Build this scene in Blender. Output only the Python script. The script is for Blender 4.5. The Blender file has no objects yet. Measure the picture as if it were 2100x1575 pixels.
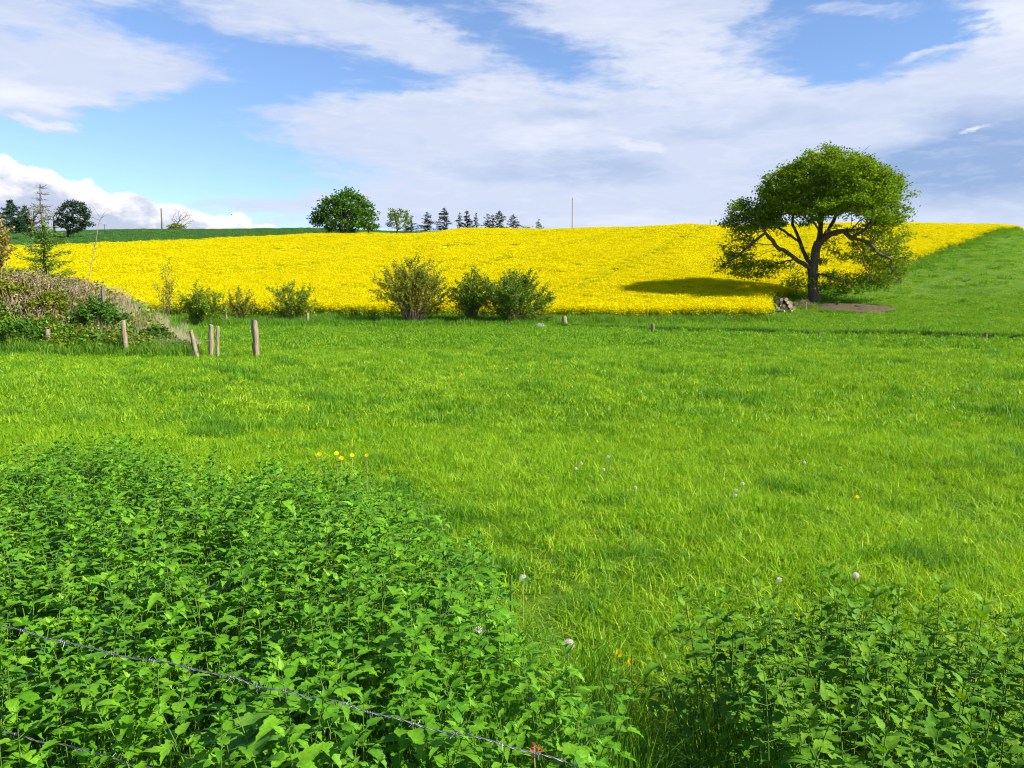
import bpy, math, random
import numpy as np
from mathutils import Vector, Matrix, Euler

rng = np.random.default_rng(7)
random.seed(7)
S = bpy.context.scene
COL = S.collection
R = math.radians

# ------------------------------------------------------------------ camera
F = 1586.0                       # focal length in pixels of the 2100 px wide photograph
EYE = 1.8
PITCH = R(5.74)
cam_d = bpy.data.cameras.new('camera')
cam_d.sensor_width = 36.0
cam_d.lens = 36.0 * F / 2100.0
cam_d.clip_start, cam_d.clip_end = 0.05, 8000.0
cam = bpy.data.objects.new('camera', cam_d)
COL.objects.link(cam)
cam.location = (0, 0, EYE)
cam.rotation_euler = (math.pi / 2 - PITCH, 0, 0)
S.camera = cam

S.view_settings.view_transform = 'Standard'
S.view_settings.look = 'None'
S.view_settings.gamma = 1.0
S.view_settings.exposure = 1.2
S.cycles.use_denoising = True
S.cycles.max_bounces = 6
S.cycles.diffuse_bounces = 3
S.cycles.glossy_bounces = 2
S.cycles.transmission_bounces = 4
S.cycles.filter_width = 1.1
S.cycles.sample_clamp_indirect = 4.0
try:
    S.cycles.denoising_prefilter = 'ACCURATE'
except Exception:
    pass

# ------------------------------------------------------------------ light
SUN_AZ, SUN_EL = R(112), R(37)            # clockwise from +Y: right of and a little behind the camera
sun_dir = Vector((math.sin(SUN_AZ) * math.cos(SUN_EL), math.cos(SUN_AZ) * math.cos(SUN_EL), math.sin(SUN_EL)))
sl = bpy.data.lights.new('sun', 'SUN')
sl.energy, sl.angle, sl.color = 4.6, R(0.53), (1.0, 0.93, 0.80)
so = bpy.data.objects.new('sun', sl)
COL.objects.link(so)
so.rotation_euler = sun_dir.to_track_quat('Z', 'Y').to_euler()

CT, ST = math.cos(PITCH), math.sin(PITCH)
def ray(px, py):
    xc, yc = (px - 1050.0) / F, (787.5 - py) / F
    return np.array((xc, CT + yc * ST, -ST + yc * CT))
def at(px, py, Y):
    d = ray(px, py)
    return np.array((0, 0, EYE)) + d * (Y / d[1])
def angles(px, py):
    d = ray(px, py)
    d = d / np.linalg.norm(d)
    return math.atan2(d[0], d[1]), math.asin(d[2])

# ---- world: Nishita sky with cloud layers set out by compass direction and height above the horizon
W = bpy.data.worlds.new('World')
S.world = W
W.use_nodes = True
nt = W.node_tree
nt.nodes.clear()
def N(t, typ, **kw):
    n = t.nodes.new(typ)
    for k, v in kw.items():
        setattr(n, k, v)
    return n
def mth(t, op, a, b=None, c=None, clamp=False):
    n = N(t, 'ShaderNodeMath', operation=op, use_clamp=clamp)
    for i, v in enumerate((a, b, c)):
        if v is None: continue
        if isinstance(v, (int, float)): n.inputs[i].default_value = v
        else: t.links.new(v, n.inputs[i])
    return n.outputs[0]
def mrange(t, v, a, b, c=0.0, d=1.0, interp='SMOOTHSTEP'):
    n = N(t, 'ShaderNodeMapRange', interpolation_type=interp, clamp=True)
    t.links.new(v, n.inputs[0])
    for i, q in enumerate((a, b, c, d)): n.inputs[i + 1].default_value = q
    return n.outputs[0]
def mixc(t, f, a, b):
    n = N(t, 'ShaderNodeMix', data_type='RGBA')
    if isinstance(f, (int, float)): n.inputs[0].default_value = f
    else: t.links.new(f, n.inputs[0])
    for i, v in ((6, a), (7, b)):
        if isinstance(v, tuple): n.inputs[i].default_value = (*v, 1)
        else: t.links.new(v, n.inputs[i])
    return n.outputs[2]
def noise(t, vec, scale, detail=5, rough=0.55, dist=0.0):
    n = N(t, 'ShaderNodeTexNoise')
    n.inputs['Scale'].default_value = scale
    n.inputs['Detail'].default_value = detail
    n.inputs['Roughness'].default_value = rough
    n.inputs['Distortion'].default_value = dist
    if vec is not None: t.links.new(vec, n.inputs['Vector'])
    return n

def build_world():
    t = nt
    tc = N(t, 'ShaderNodeTexCoord')
    sp = N(t, 'ShaderNodeSeparateXYZ')
    t.links.new(tc.outputs['Generated'], sp.inputs[0])
    az = mth(t, 'ARCTAN2', sp.outputs[0], sp.outputs[1])
    el = mth(t, 'ARCSINE', sp.outputs[2])
    cb = N(t, 'ShaderNodeCombineXYZ')
    t.links.new(az, cb.inputs[0]); t.links.new(el, cb.inputs[1])
    uv = cb.outputs[0]
    def stretched(sx, sy, rz=0.0, off=0.0):
        m = N(t, 'ShaderNodeMapping')
        m.inputs['Scale'].default_value = (sx, sy, 1)
        m.inputs['Rotation'].default_value = (0, 0, rz)
        m.inputs['Location'].default_value = (off, off * 0.7, off * 1.3)
        t.links.new(uv, m.inputs['Vector'])
        return m.outputs[0]
    # ragged edges: bend the coordinates a little before the masses are measured
    wn = noise(t, stretched(1.0, 2.6, 0.12), 7.0, 7, 0.62)
    ws = N(t, 'ShaderNodeVectorMath', operation='SUBTRACT'); t.links.new(wn.outputs['Color'], ws.inputs[0]); ws.inputs[1].default_value = (.5, .5, .5)
    wm = N(t, 'ShaderNodeVectorMath', operation='MULTIPLY'); t.links.new(ws.outputs[0], wm.inputs[0]); wm.inputs[1].default_value = (.20, .06, 0)
    wa = N(t, 'ShaderNodeVectorMath', operation='ADD'); t.links.new(wm.outputs[0], wa.inputs[0]); t.links.new(uv, wa.inputs[1])
    wuv = wa.outputs[0]
    def blob(px, py, rx, ry, rot=0, w=1.0, src=None, inner=0.15):
        u, v = angles(px, py)
        m = N(t, 'ShaderNodeMapping', vector_type='TEXTURE')
        m.inputs['Location'].default_value = (u, v, 0)
        m.inputs['Rotation'].default_value = (0, 0, R(rot))
        m.inputs['Scale'].default_value = (rx / F, ry / F, 1)
        t.links.new(src or wuv, m.inputs['Vector'])
        l = N(t, 'ShaderNodeVectorMath', operation='LENGTH')
        t.links.new(m.outputs[0], l.inputs[0])
        return mrange(t, l.outputs['Value'], 1.0, inner, 0.0, w)
    def total(lst):
        a = lst[0]
        for b in lst[1:]: a = mth(t, 'ADD', a, b)
        return a
    veil = total([blob(*b) for b in VEIL])
    st = noise(t, stretched(3.0, 11.0, 0.10), 3.0, 8, 0.6, 0.3)
    fine = noise(t, stretched(5.0, 20.0, 0.16, 3.0), 5.0, 6, 0.6, 0.4)
    n1 = mth(t, 'SUBTRACT', st.outputs['Fac'], 0.5)
    n2 = mth(t, 'SUBTRACT', fine.outputs['Fac'], 0.5)
    dens = mth(t, 'ADD', mth(t, 'ADD', mth(t, 'MULTIPLY', n1, 1.25), mth(t, 'MULTIPLY', n2, 0.75)), veil)
    alpha = mrange(t, dens, 0.14, 0.88, 0.0, 0.94)
    dark = mth(t, 'ADD', mth(t, 'MULTIPLY', n1, 0.8), total([blob(*b) for b in DARK]), clamp=True)
    lite = mth(t, 'ADD', mth(t, 'MULTIPLY', n2, 1.1), total([blob(*b) for b in LITE]), clamp=True)
    sky = N(t, 'ShaderNodeTexSky', sky_type='NISHITA')
    sky.sun_disc = False
    sky.sun_elevation, sky.sun_rotation = SUN_EL, SUN_AZ
    sky.altitude = 0; sky.air_density = 1.0; sky.dust_density = 0.15; sky.ozone_density = 5.0
    K = 1.0 / SKY_STRENGTH
    c = lambda r, g, b: (r * K, g * K, b * K)
    cc = mixc(t, dark, c(*CLOUD_MID), c(*CLOUD_DARK))
    cc = mixc(t, lite, cc, c(*CLOUD_LITE))
    tint = N(t, 'ShaderNodeVectorMath', operation='MULTIPLY'); t.links.new(sky.outputs[0], tint.inputs[0]); tint.inputs[1].default_value = (1.02, .985, 1.03)
    out = mixc(t, alpha, tint.outputs[0], cc)
    # cumulus bank low on the left: height of its top by direction, with billows
    rampin = mrange(t, az, angles(-700, 470)[0], angles(700, 470)[0], 0, 1, 'LINEAR')
    cr = N(t, 'ShaderNodeFloatCurve')
    t.links.new(rampin, cr.inputs['Value'])
    u0, u1 = angles(-700, 470)[0], angles(700, 470)[0]
    cv = cr.mapping.curves[0]
    pts = [(((angles(px, py)[0]) - u0) / (u1 - u0), angles(px, py)[1] * 4.0) for px, py in CUMULUS_TOP]
    cv.points[0].location, cv.points[1].location = pts[0], pts[-1]
    for p in pts[1:-1]: cv.points.new(*p)
    cr.mapping.update()
    top = mth(t, 'DIVIDE', cr.outputs[0], 4.0)
    v1 = N(t, 'ShaderNodeTexVoronoi', feature='SMOOTH_F1'); v1.inputs['Scale'].default_value = 38; v1.inputs['Smoothness'].default_value = .6
    wn2 = noise(t, uv, 60, 4, .6)
    w2 = N(t, 'ShaderNodeVectorMath', operation='MULTIPLY_ADD'); t.links.new(wn2.outputs['Color'], w2.inputs[0]); w2.inputs[1].default_value = (.012, .012, 0); t.links.new(uv, w2.inputs[2])
    t.links.new(w2.outputs[0], v1.inputs['Vector'])
    bn = noise(t, uv, 16, 8, .62)
    edge = mth(t, 'ADD', mth(t, 'MULTIPLY', mth(t, 'SUBTRACT', 0.5, v1.outputs['Distance']), 0.020),
               mth(t, 'MULTIPLY', mth(t, 'SUBTRACT', bn.outputs['Fac'], .5), 0.05))
    hh = mth(t, 'SUBTRACT', mth(t, 'ADD', top, edge), el)      # metres of cloud above this direction, in radians
    ca = mrange(t, hh, -0.0005, 0.0035, 0, 1)
    ca = mth(t, 'MULTIPLY', ca, mrange(t, az, angles(590, 470)[0], angles(540, 470)[0], 0, 1))
    shade = mrange(t, mth(t, 'ADD', hh, mth(t, 'MULTIPLY', mth(t, 'SUBTRACT', noise(t, stretched(1, 1.7), 20, 7, .62).outputs['Fac'], .5), .13)), 0.004, 0.040, 0, 1)
    cum = mixc(t, shade, c(*CUM_TOP), c(*CUM_BASE))
    out = mixc(t, ca, out, cum)
    bg = N(t, 'ShaderNodeBackground')
    bg.inputs['Strength'].default_value = SKY_STRENGTH
    t.links.new(out, bg.inputs['Color'])
    wo = N(t, 'ShaderNodeOutputWorld')
    t.links.new(bg.outputs[0], wo.inputs['Surface'])
    W.cycles.sampling_method = 'MANUAL'
    W.cycles.sample_map_resolution = 512

SKY_STRENGTH = 0.085
CLOUD_MID, CLOUD_DARK, CLOUD_LITE = (.30, .33, .41), (.14, .20, .325), (.40, .415, .455)
CUM_TOP, CUM_BASE = (.46, .46, .465), (.25, .28, .365)
# centre, radii in pixels of the photograph, tilt, weight
VEIL = [(40, 60, 230, 170, 0, .7), (600, 30, 480, 95, -3, .8), (880, 100, 300, 60, -12, .75), (190, 150, 320, 75, 9, .85),
        (60, 180, 150, 60, 0, .7), (120, 250, 60, 18, 0, .6), (1000, 320, 560, 170, 0, .95), (1350, 330, 560, 200, 0, .8),
        (720, 240, 340, 60, 4, .6), (980, 195, 380, 50, 0, .6), (1350, 80, 360, 145, -14, .9), (1780, 245, 460, 95, -4, .9),
        (2050, 220, 380, 150, 0, .9), (2100, 50, 140, 95, 0, 1.0), (1250, 10, 380, 70, 0, .6), (1920, 360, 520, 190, 0, 1.0),
        (1150, 430, 640, 80, 0, .8), (560, 412, 220, 30, 3, .6), (1800, 10, 200, 25, -5, .5), (2500, 250, 500, 400, 0, .9),
        (1900, 110, 60, 12, 8, .5), (620, 455, 380, 50, 0, .45)]
DARK = [(2020, 345, 340, 105, 0, 1.05), (2080, 245, 260, 60, 0, .5), (1160, 345, 330, 42, -2, .5), (1800, 330, 260, 60, 0, .45),
        (1130, 240, 110, 22, 0, .35), (1500, 260, 300, 30, 6, .3)]
LITE = [(2080, 45, 120, 70, 0, .8), (1120, 285, 170, 36, 0, .55), (1290, 305, 80, 12, -8, .6), (2030, 267, 44, 9, 0, .9), (1350, 90, 300, 90, -14, .35),
        (60, 185, 150, 40, 0, .9), (130, 248, 60, 12, 0, .7), (1000, 190, 300, 25, 0, .35), (1500, 170, 300, 60, 0, .3), (1300, 450, 300, 30, 0, .35), (1160, 130, 60, 12, 0, .2)]
CUMULUS_TOP = [(-700, 250), (-300, 290), (-80, 322), (0, 328), (60, 342), (150, 372), (270, 396), (330, 412), (430, 432), (500, 444), (560, 462), (700, 480)]
build_world()

# ------------------------------------------------------------------ mesh helpers
def mesh(name, V, Fs, mats=(), mi=None, smooth=False):
    """Fs: list of index arrays, each (n,3) or (n,4)."""
    V = np.asarray(V, np.float32).reshape(-1, 3)
    Fs = [np.asarray(f, np.int32) for f in Fs if len(f)]
    me = bpy.data.meshes.new(name)
    me.vertices.add(len(V)); me.vertices.foreach_set('co', V.ravel())
    loops = np.concatenate([f.ravel() for f in Fs])
    sizes = np.concatenate([np.full(len(f), f.shape[1], np.int32) for f in Fs])
    me.loops.add(len(loops)); me.loops.foreach_set('vertex_index', loops)
    me.polygons.add(len(sizes))
    st = np.zeros(len(sizes), np.int32); st[1:] = np.cumsum(sizes)[:-1]
    me.polygons.foreach_set('loop_start', st)
    if mi is not None: me.polygons.foreach_set('material_index', np.asarray(mi, np.int32))
    if smooth: me.polygons.foreach_set('use_smooth', np.ones(len(sizes), bool))
    for m in mats: me.materials.append(m)
    me.update(calc_edges=True)
    return me

class MB:
    """collects pieces (verts, quads/tris, material slot) into one mesh"""
    def __init__(self): self.V, self.Q, self.T, self.qm, self.tm, self.n = [], [], [], [], [], 0
    def add(self, V, Fq, m=0):
        V = np.asarray(V, float).reshape(-1, 3); Fq = np.asarray(Fq, int)
        if not len(V) or not len(Fq): return
        self.V.append(V)
        if Fq.shape[1] == 4: self.Q.append(Fq + self.n); self.qm.append(np.full(len(Fq), m))
        else: self.T.append(Fq + self.n); self.tm.append(np.full(len(Fq), m))
        self.n += len(V)
    def mesh(self, name, mats, smooth=False):
        Fs = []
        if self.Q: Fs.append(np.concatenate(self.Q))
        if self.T: Fs.append(np.concatenate(self.T))
        return mesh(name, np.concatenate(self.V), Fs, mats, np.concatenate(self.qm + self.tm), smooth)

def link(name, me, parent=None, loc=None):
    o = bpy.data.objects.new(name, me)
    COL.objects.link(o)
    if parent is not None: o.parent = parent
    if loc is not None: o.location = loc
    return o
def tag(o, label=None, cat=None, group=None, kind=None):
    if label: o['label'] = label
    if cat: o['category'] = cat
    if group: o['group'] = group
    if kind: o['kind'] = kind
    return o
def empty(name, loc, label, cat, group=None, rz=0):
    o = bpy.data.objects.new(name, None)
    o.empty_display_size = .2
    COL.objects.link(o); o.location = loc; o.rotation_euler = (0, 0, rz)
    return tag(o, label, cat, group)
def copy_tree(o, parent=None):
    c = o.copy(); COL.objects.link(c)
    if parent is not None: c.parent = parent
    for ch in [x for x in bpy.data.objects if x.parent == o]: copy_tree(ch, c)
    return c

def unit(v):
    v = np.asarray(v, float)
    return v / np.maximum(np.linalg.norm(v, axis=-1, keepdims=True), 1e-9)
def rand_unit(n):
    return unit(rng.normal(size=(n, 3)))

def tube(P, rad, sides=6, cap=True):
    P = np.asarray(P, float); n = len(P)
    rad = np.broadcast_to(np.asarray(rad, float), (n,))
    T = unit(np.gradient(P, axis=0))
    ref = np.array((0, 0, 1.0)) if abs(T[0][2]) < .9 else np.array((1.0, 0, 0))
    A = np.zeros((n, 3)); a = unit(np.cross(T[0], ref))
    for i in range(n):
        a = unit(a - T[i] * np.dot(a, T[i])); A[i] = a
    B = np.cross(T, A)
    th = np.arange(sides) * 2 * math.pi / sides
    V = P[:, None] + rad[:, None, None] * (np.cos(th)[None, :, None] * A[:, None] + np.sin(th)[None, :, None] * B[:, None])
    V = V.reshape(-1, 3)
    i = np.arange(n - 1)[:, None] * sides; j = np.arange(sides)[None]; k = (j + 1) % sides
    Q = np.stack([i + j, i + k, i + sides + k, i + sides + j], -1).reshape(-1, 4)
    return V, Q
def capped(mb, P, rad, sides=8, m=0, mcap=None):
    V, Q = tube(P, rad, sides)
    mb.add(V, Q, m)
    for ring, flip in ((V[:sides], True), (V[-sides:], False)):
        c = ring.mean(0)
        Vv = np.vstack([ring, c[None]])
        T = [(i, (i + 1) % sides, sides) for i in range(sides)]
        if flip: T = [(b, a, c_) for a, b, c_ in T]
        mb.add(Vv, T, m if mcap is None else mcap)

def cards(P, D, Nn, L, Wd):
    """leaf-sized rhombs at P along D with normal Nn: folded a little along the middle"""
    P = np.asarray(P, float); n = len(P)
    D = unit(D); Sd = unit(np.cross(D, Nn)); U = np.cross(Sd, D)
    L = np.broadcast_to(L, (n,))[:, None]; Wd = np.broadcast_to(Wd, (n,))[:, None]
    V = np.stack([P, P + D * L * .45 + Sd * Wd * .5 + U * Wd * .12, P + D * L, P + D * L * .45 - Sd * Wd * .5 + U * Wd * .12], 1).reshape(-1, 3)
    Q = np.arange(n * 4).reshape(-1, 4)
    return V, Q
def rand_cards(P, L, Wd, up=.6, out=None):
    n = len(P)
    D = rand_unit(n); D[:, 2] *= .6
    if out is not None: D = D + out
    Nn = rand_unit(n) + np.array((0, 0, up))
    return cards(P, D, Nn, L * rng.uniform(.7, 1.3, n), Wd * rng.uniform(.7, 1.3, n))

# ------------------------------------------------------------------ materials
def newmat(name):
    m = bpy.data.materials.new(name); m.use_nodes = True
    t = m.node_tree; t.nodes.clear()
    return m, t, N(t, 'ShaderNodeOutputMaterial')
def ramp(t, fac, stops, interp='LINEAR'):
    n = N(t, 'ShaderNodeValToRGB'); cr = n.color_ramp; cr.interpolation = interp
    cr.elements[0].position, cr.elements[0].color = stops[0][0], (*stops[0][1], 1)
    cr.elements[1].position, cr.elements[1].color = stops[-1][0], (*stops[-1][1], 1)
    for p, c in stops[1:-1]:
        e = cr.elements.new(p); e.color = (*c, 1)
    if fac is not None: t.links.new(fac, n.inputs[0])
    return n.outputs[0]
def leafmat(name, cols, transl=.35, rough=.5, spec=.25, patch=None, mottle=0):
    """leaf tissue: each leaf takes one of a range of hues; light passes through it"""
    m, t, out = newmat(name)
    g = N(t, 'ShaderNodeNewGeometry'); oi = N(t, 'ShaderNodeObjectInfo')
    f = mth(t, 'ADD', mth(t, 'MULTIPLY', g.outputs['Random Per Island'], .62), mth(t, 'MULTIPLY', oi.outputs['Random'], .38))
    col = ramp(t, f, [(i / (len(cols) - 1), c) for i, c in enumerate(cols)])
    if patch:
        nz = noise(t, g.outputs['Position'], patch[0], 3, .6)
        col = mixc(t, mrange(t, nz.outputs['Fac'], .42, .62), col, patch[1]) if len(patch) < 3 else mixc(t, mrange(t, nz.outputs['Fac'], .42, .62, 0, patch[2]), col, patch[1])
    if mottle:      # uneven tissue between the veins
        tc = N(t, 'ShaderNodeTexCoord')
        nz = noise(t, tc.outputs['Object'], mottle, 4, .7)
        hv = N(t, 'ShaderNodeHueSaturation'); t.links.new(col, hv.inputs['Color'])
        t.links.new(mrange(t, nz.outputs['Fac'], .3, .7, .75, 1.2), hv.inputs['Value'])
        col = hv.outputs[0]
    p = N(t, 'ShaderNodeBsdfPrincipled')
    p.inputs['Roughness'].default_value = rough
    p.inputs['Specular IOR Level'].default_value = spec
    t.links.new(col, p.inputs['Base Color'])
    tr = N(t, 'ShaderNodeBsdfTranslucent')
    hs = N(t, 'ShaderNodeHueSaturation'); hs.inputs['Saturation'].default_value = 1.1; hs.inputs['Value'].default_value = 1.15
    hs.inputs['Hue'].default_value = .49
    t.links.new(col, hs.inputs['Color']); t.links.new(hs.outputs[0], tr.inputs['Color'])
    mx = N(t, 'ShaderNodeMixShader'); mx.inputs[0].default_value = transl
    t.links.new(p.outputs[0], mx.inputs[1]); t.links.new(tr.outputs[0], mx.inputs[2])
    t.links.new(mx.outputs[0], out.inputs['Surface'])
    return m
def solid(name, c1, c2, scale=8.0, rough=.8, bump=.4, stretch=(1, 1, 1), detail=6, spec=.3, metal=0):
    m, t, out = newmat(name)
    tc = N(t, 'ShaderNodeTexCoord')
    mp = N(t, 'ShaderNodeMapping'); mp.inputs['Scale'].default_value = stretch
    t.links.new(tc.outputs['Object'], mp.inputs['Vector'])
    nz = noise(t, mp.outputs[0], scale, detail, .65, .3)
    col = ramp(t, nz.outputs['Fac'], [(.3, c1), (.7, c2)])
    p = N(t, 'ShaderNodeBsdfPrincipled'); p.inputs['Roughness'].default_value = rough
    p.inputs['Specular IOR Level'].default_value = spec; p.inputs['Metallic'].default_value = metal
    t.links.new(col, p.inputs['Base Color'])
    b = N(t, 'ShaderNodeBump'); b.inputs['Strength'].default_value = bump; b.inputs['Distance'].default_value = .03
    t.links.new(nz.outputs['Fac'], b.inputs['Height']); t.links.new(b.outputs[0], p.inputs['Normal'])
    t.links.new(p.outputs[0], out.inputs['Surface'])
    return m

M = {}
M['grass'] = leafmat('grass_blades', [(.055, .17, .006), (.145, .34, .006), (.25, .45, .008), (.37, .53, .02), (.40, .48, .05)], .4, .5, .2)
M['grass_far'] = leafmat('far_grass_blades', [(.055, .17, .010), (.12, .29, .010), (.20, .37, .012), (.33, .45, .03)], .4, .5, .2)
M['grass_dark'] = leafmat('dark_grass_blades', [(.045, .16, .010), (.095, .26, .010), (.18, .36, .014)], .4, .5, .25)
M['verge'] = leafmat('verge_grass_blades', [(.05, .15, .012), (.09, .23, .012), (.16, .32, .02), (.25, .36, .05)], .4, .5, .25)
M['ditch'] = leafmat('ditch_grass_blades', [(.018, .065, .010), (.035, .11, .012), (.07, .17, .018)], .3, .6, .15)
M['dry'] = leafmat('dry_grass_blades', [(.25, .22, .10), (.41, .37, .21), (.57, .53, .36)], .25, .7, .15)
M['dead'] = leafmat('dead_stalks', [(.14, .10, .05), (.28, .215, .115), (.42, .355, .215)], .1, .8, .1)
M['nettle'] = leafmat('nettle_leaf', [(.05, .17, .008), (.095, .275, .010), (.155, .365, .014), (.235, .44, .03)], .35, .5, .22, mottle=110)
M['nettle_dk'] = leafmat('dull_nettle_leaf', [(.05, .16, .010), (.09, .235, .012), (.15, .31, .018), (.23, .37, .04)], .35, .6, .14, mottle=110)
M['nettle_stem'] = solid('nettle_stem', (.055, .14, .012), (.11, .21, .025), 20, .7, .1)
M['oak'] = leafmat('oak_leaf', [(.035, .105, .004), (.08, .18, .005), (.15, .255, .008), (.26, .33, .012)], .4, .6, .12)
M['round'] = leafmat('dense_tree_leaf', [(.03, .105, .006), (.06, .165, .008), (.11, .23, .012)], .35, .5, .25)
M['hawthorn'] = leafmat('pale_tree_leaf', [(.08, .15, .02), (.15, .24, .03), (.23, .31, .06)], .35, .5, .25)
M['shrub'] = leafmat('shrub_leaf', [(.065, .145, .008), (.135, .235, .010), (.22, .31, .018)], .35, .5, .25)
M['shrub_o'] = leafmat('olive_shrub_leaf', [(.12, .16, .010), (.21, .245, .015), (.30, .33, .03)], .35, .5, .25)
M['bramble'] = leafmat('bramble_leaf', [(.03, .09, .01), (.06, .16, .015), (.12, .23, .02)], .35, .5, .3)
M['dock'] = leafmat('dock_leaf', [(.07, .20, .02), (.11, .27, .03), (.16, .32, .04)], .3, .5, .2, mottle=60)
M['golden'] = leafmat('golden_leaf', [(.16, .17, .02), (.30, .25, .04), (.38, .27, .07)], .35, .5, .25)
M['needle'] = leafmat('dark_needles', [(.014, .034, .016), (.026, .056, .024), (.045, .08, .034)], .1, .6, .2)
M['needle2'] = leafmat('bluish_needles', [(.02, .06, .026), (.04, .09, .04), (.075, .125, .05)], .15, .6, .2)
M['needle_y'] = leafmat('fresh_needles', [(.06, .15, .012), (.11, .22, .02), (.19, .29, .03)], .25, .6, .2)
M['bark'] = solid('oak_bark', (.04, .03, .022), (.15, .115, .08), 3.5, .95, .9, (3, 3, .8))
M['bark_d'] = solid('dark_bark', (.03, .024, .02), (.09, .075, .06), 4, .95, .7, (3, 3, .8))
M['twig'] = solid('twig_bark', (.07, .05, .035), (.16, .12, .08), 6, .9, .4)
M['wood'] = solid('weathered_wood', (.12, .085, .055), (.40, .32, .22), 4, .9, .8, (9, 9, .7))
M['wood_dk'] = solid('grey_weathered_wood', (.09, .075, .06), (.25, .21, .17), 4, .9, .8, (9, 9, .7))
M['cut'] = solid('sawn_wood', (.26, .18, .11), (.46, .35, .24), 14, .8, .2)
M['logbark'] = solid('log_bark', (.09, .06, .045), (.30, .23, .18), 6, .95, .7)
M['soil'] = solid('bare_soil', (.045, .031, .018), (.13, .092, .054), 2.5, 1.0, 1.0)
M['stone'] = solid('pale_stone', (.16, .165, .14), (.30, .30, .27), 4, .9, .5)
M['steel'] = solid('galvanised_wire', (.20, .20, .215), (.46, .46, .48), 60, .45, .1, metal=.85)
M['wire'] = solid('fence_wire', (.25, .24, .22), (.4, .4, .38), 30, .5, .1, metal=.6)
M['pole'] = solid('pole_wood', (.08, .07, .06), (.2, .18, .15), 5, .9, .3, (4, 4, .3))
M['concrete'] = solid('pole_concrete', (.22, .22, .22), (.36, .36, .36), 5, .9, .2)
M['white'] = solid('white_paint', (.72, .72, .70), (.82, .82, .80), 5, .6, .05)
M['seed'] = leafmat('seed_fluff', [(.58, .56, .50), (.70, .68, .62), (.84, .82, .76)], .45, .8, .1)
M['seedcore'] = solid('seed_core', (.20, .15, .08), (.33, .26, .16), 90, .9, .2)
M['petal'] = leafmat('yellow_petal', [(.74, .55, .005), (.80, .64, .006), (.84, .70, .01)], .3, .6, .15)
M['rust'] = leafmat('rusty_seed_head', [(.22, .05, .02), (.34, .09, .03), (.42, .15, .05)], .25, .7, .1)
M['dstem'] = solid('dandelion_stem', (.20, .26, .08), (.33, .36, .16), 20, .5, .05)
M['rape'] = leafmat('rape_flower', [(.56, .48, .001), (.70, .62, .001), (.80, .73, .001)], .38, .7, .04)
M['rape_g'] = leafmat('rape_green', [(.06, .15, .012), (.11, .22, .015), (.18, .27, .02)], .35, .6, .2)
M['wheat'] = leafmat('young_crop_blades', [(.035, .12, .022), (.06, .17, .028), (.10, .21, .035)], .35, .5, .25)
M['bird'] = solid('bird_plumage', (.015, .015, .018), (.04, .04, .045), 8, .7, .1)

# ------------------------------------------------------------------ terrain
Y0, SOFT = 68.0, 5.0
SKY_PX = [(-700, 500), (-200, 482), (0, 479), (150, 475), (300, 472), (650, 471), (900, 475), (1120, 478), (1300, 474), (1450, 470), (1700, 468), (1850, 467), (2040, 467), (2082, 471), (2110, 480), (2200, 484), (2700, 500)]
_tab_a = np.array([ray(*p)[0] / ray(*p)[1] for p in SKY_PX])
_tab_e = np.array([ray(*p)[2] / ray(*p)[1] for p in SKY_PX])
def sp_(x, k): return np.logaddexp(0, x * k) / k
def ridge_at(a): return np.interp(a, [-.12, .22], [320., 235.])
def shape(Y, a):
    Yr = ridge_at(a)
    s = sp_(Y - Y0, 1 / SOFT)
    tt = s / (Yr - Y0)
    b = 1 - .22 * (tt - 1)
    k = 16.0
    return -np.logaddexp(-k * tt, -k * b) / k + np.log(2) / k * 0
_A = []
_ys = np.linspace(70, 420, 700)
for a_, e_ in zip(_tab_a, _tab_e):
    lo, hi = 1.0, 80.0
    sh = shape(_ys, np.full_like(_ys, a_))
    for _ in range(40):
        mid = (lo + hi) / 2
        if ((mid * sh - EYE) / _ys).max() > e_: hi = mid
        else: lo = mid
    _A.append(lo)
_A = np.array(_A)
_px30 = lambda px: (px - 1050) / F * 31
def H(x, y):
    x = np.asarray(x, float); y = np.asarray(y, float)
    a = np.clip(x / np.maximum(y, 20.0), -1.2, 1.2)
    z = np.interp(a, _tab_a, _A) * np.maximum(shape(np.maximum(y, 0), a), -2)
    z = z - np.interp(a, _tab_a, _A) * shape(np.zeros(1), np.zeros(1))[0]
    # gentle unevenness of the pasture
    z = z + .05 * np.sin(x * .55 + 1.3) * np.sin(y * .43 + .4) + .03 * np.sin(x * 1.3 + y * .9)
    far = np.clip((y - 60) / 60, 0, 1)
    z = z + far * (.13 * np.sin(x * .09 + y * .05) + .10 * np.sin(y * .13 - x * .05 + 2))
    # overgrown bank on the left
    mx = np.interp(x, [_px30(-700), _px30(-250), _px30(0), _px30(180), _px30(270), _px30(350), _px30(430)], [3.1, 3.0, 2.65, 2.1, 1.25, .45, 0.])
    u = (y - 31.5)
    z = z + mx * np.where(u < 0, np.exp(-(u / 2.3) ** 2), np.exp(-(u / 5.0) ** 2))
    return z
def G(px, py, y_from=3.0, y_to=500.0):
    d = ray(px, py); d = d / d[1]
    ys = np.concatenate([np.arange(y_from, 60, .05), np.arange(60, y_to, .25)])
    hit = EYE + d[2] * ys < H(d[0] * ys, ys)
    if not hit.any():
        gap = EYE + d[2] * ys - H(d[0] * ys, ys)
        i = int(np.argmin(np.where(ys > 100, gap, 1e9)))
    else: i = int(np.argmax(hit))
    return np.array((d[0] * ys[i], ys[i], float(H(d[0] * ys[i], ys[i]))))
def ground_at(px, Y):
    x = (px - 1050) / F * Y
    return np.array((x, Y, float(H(x, Y))))
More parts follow.
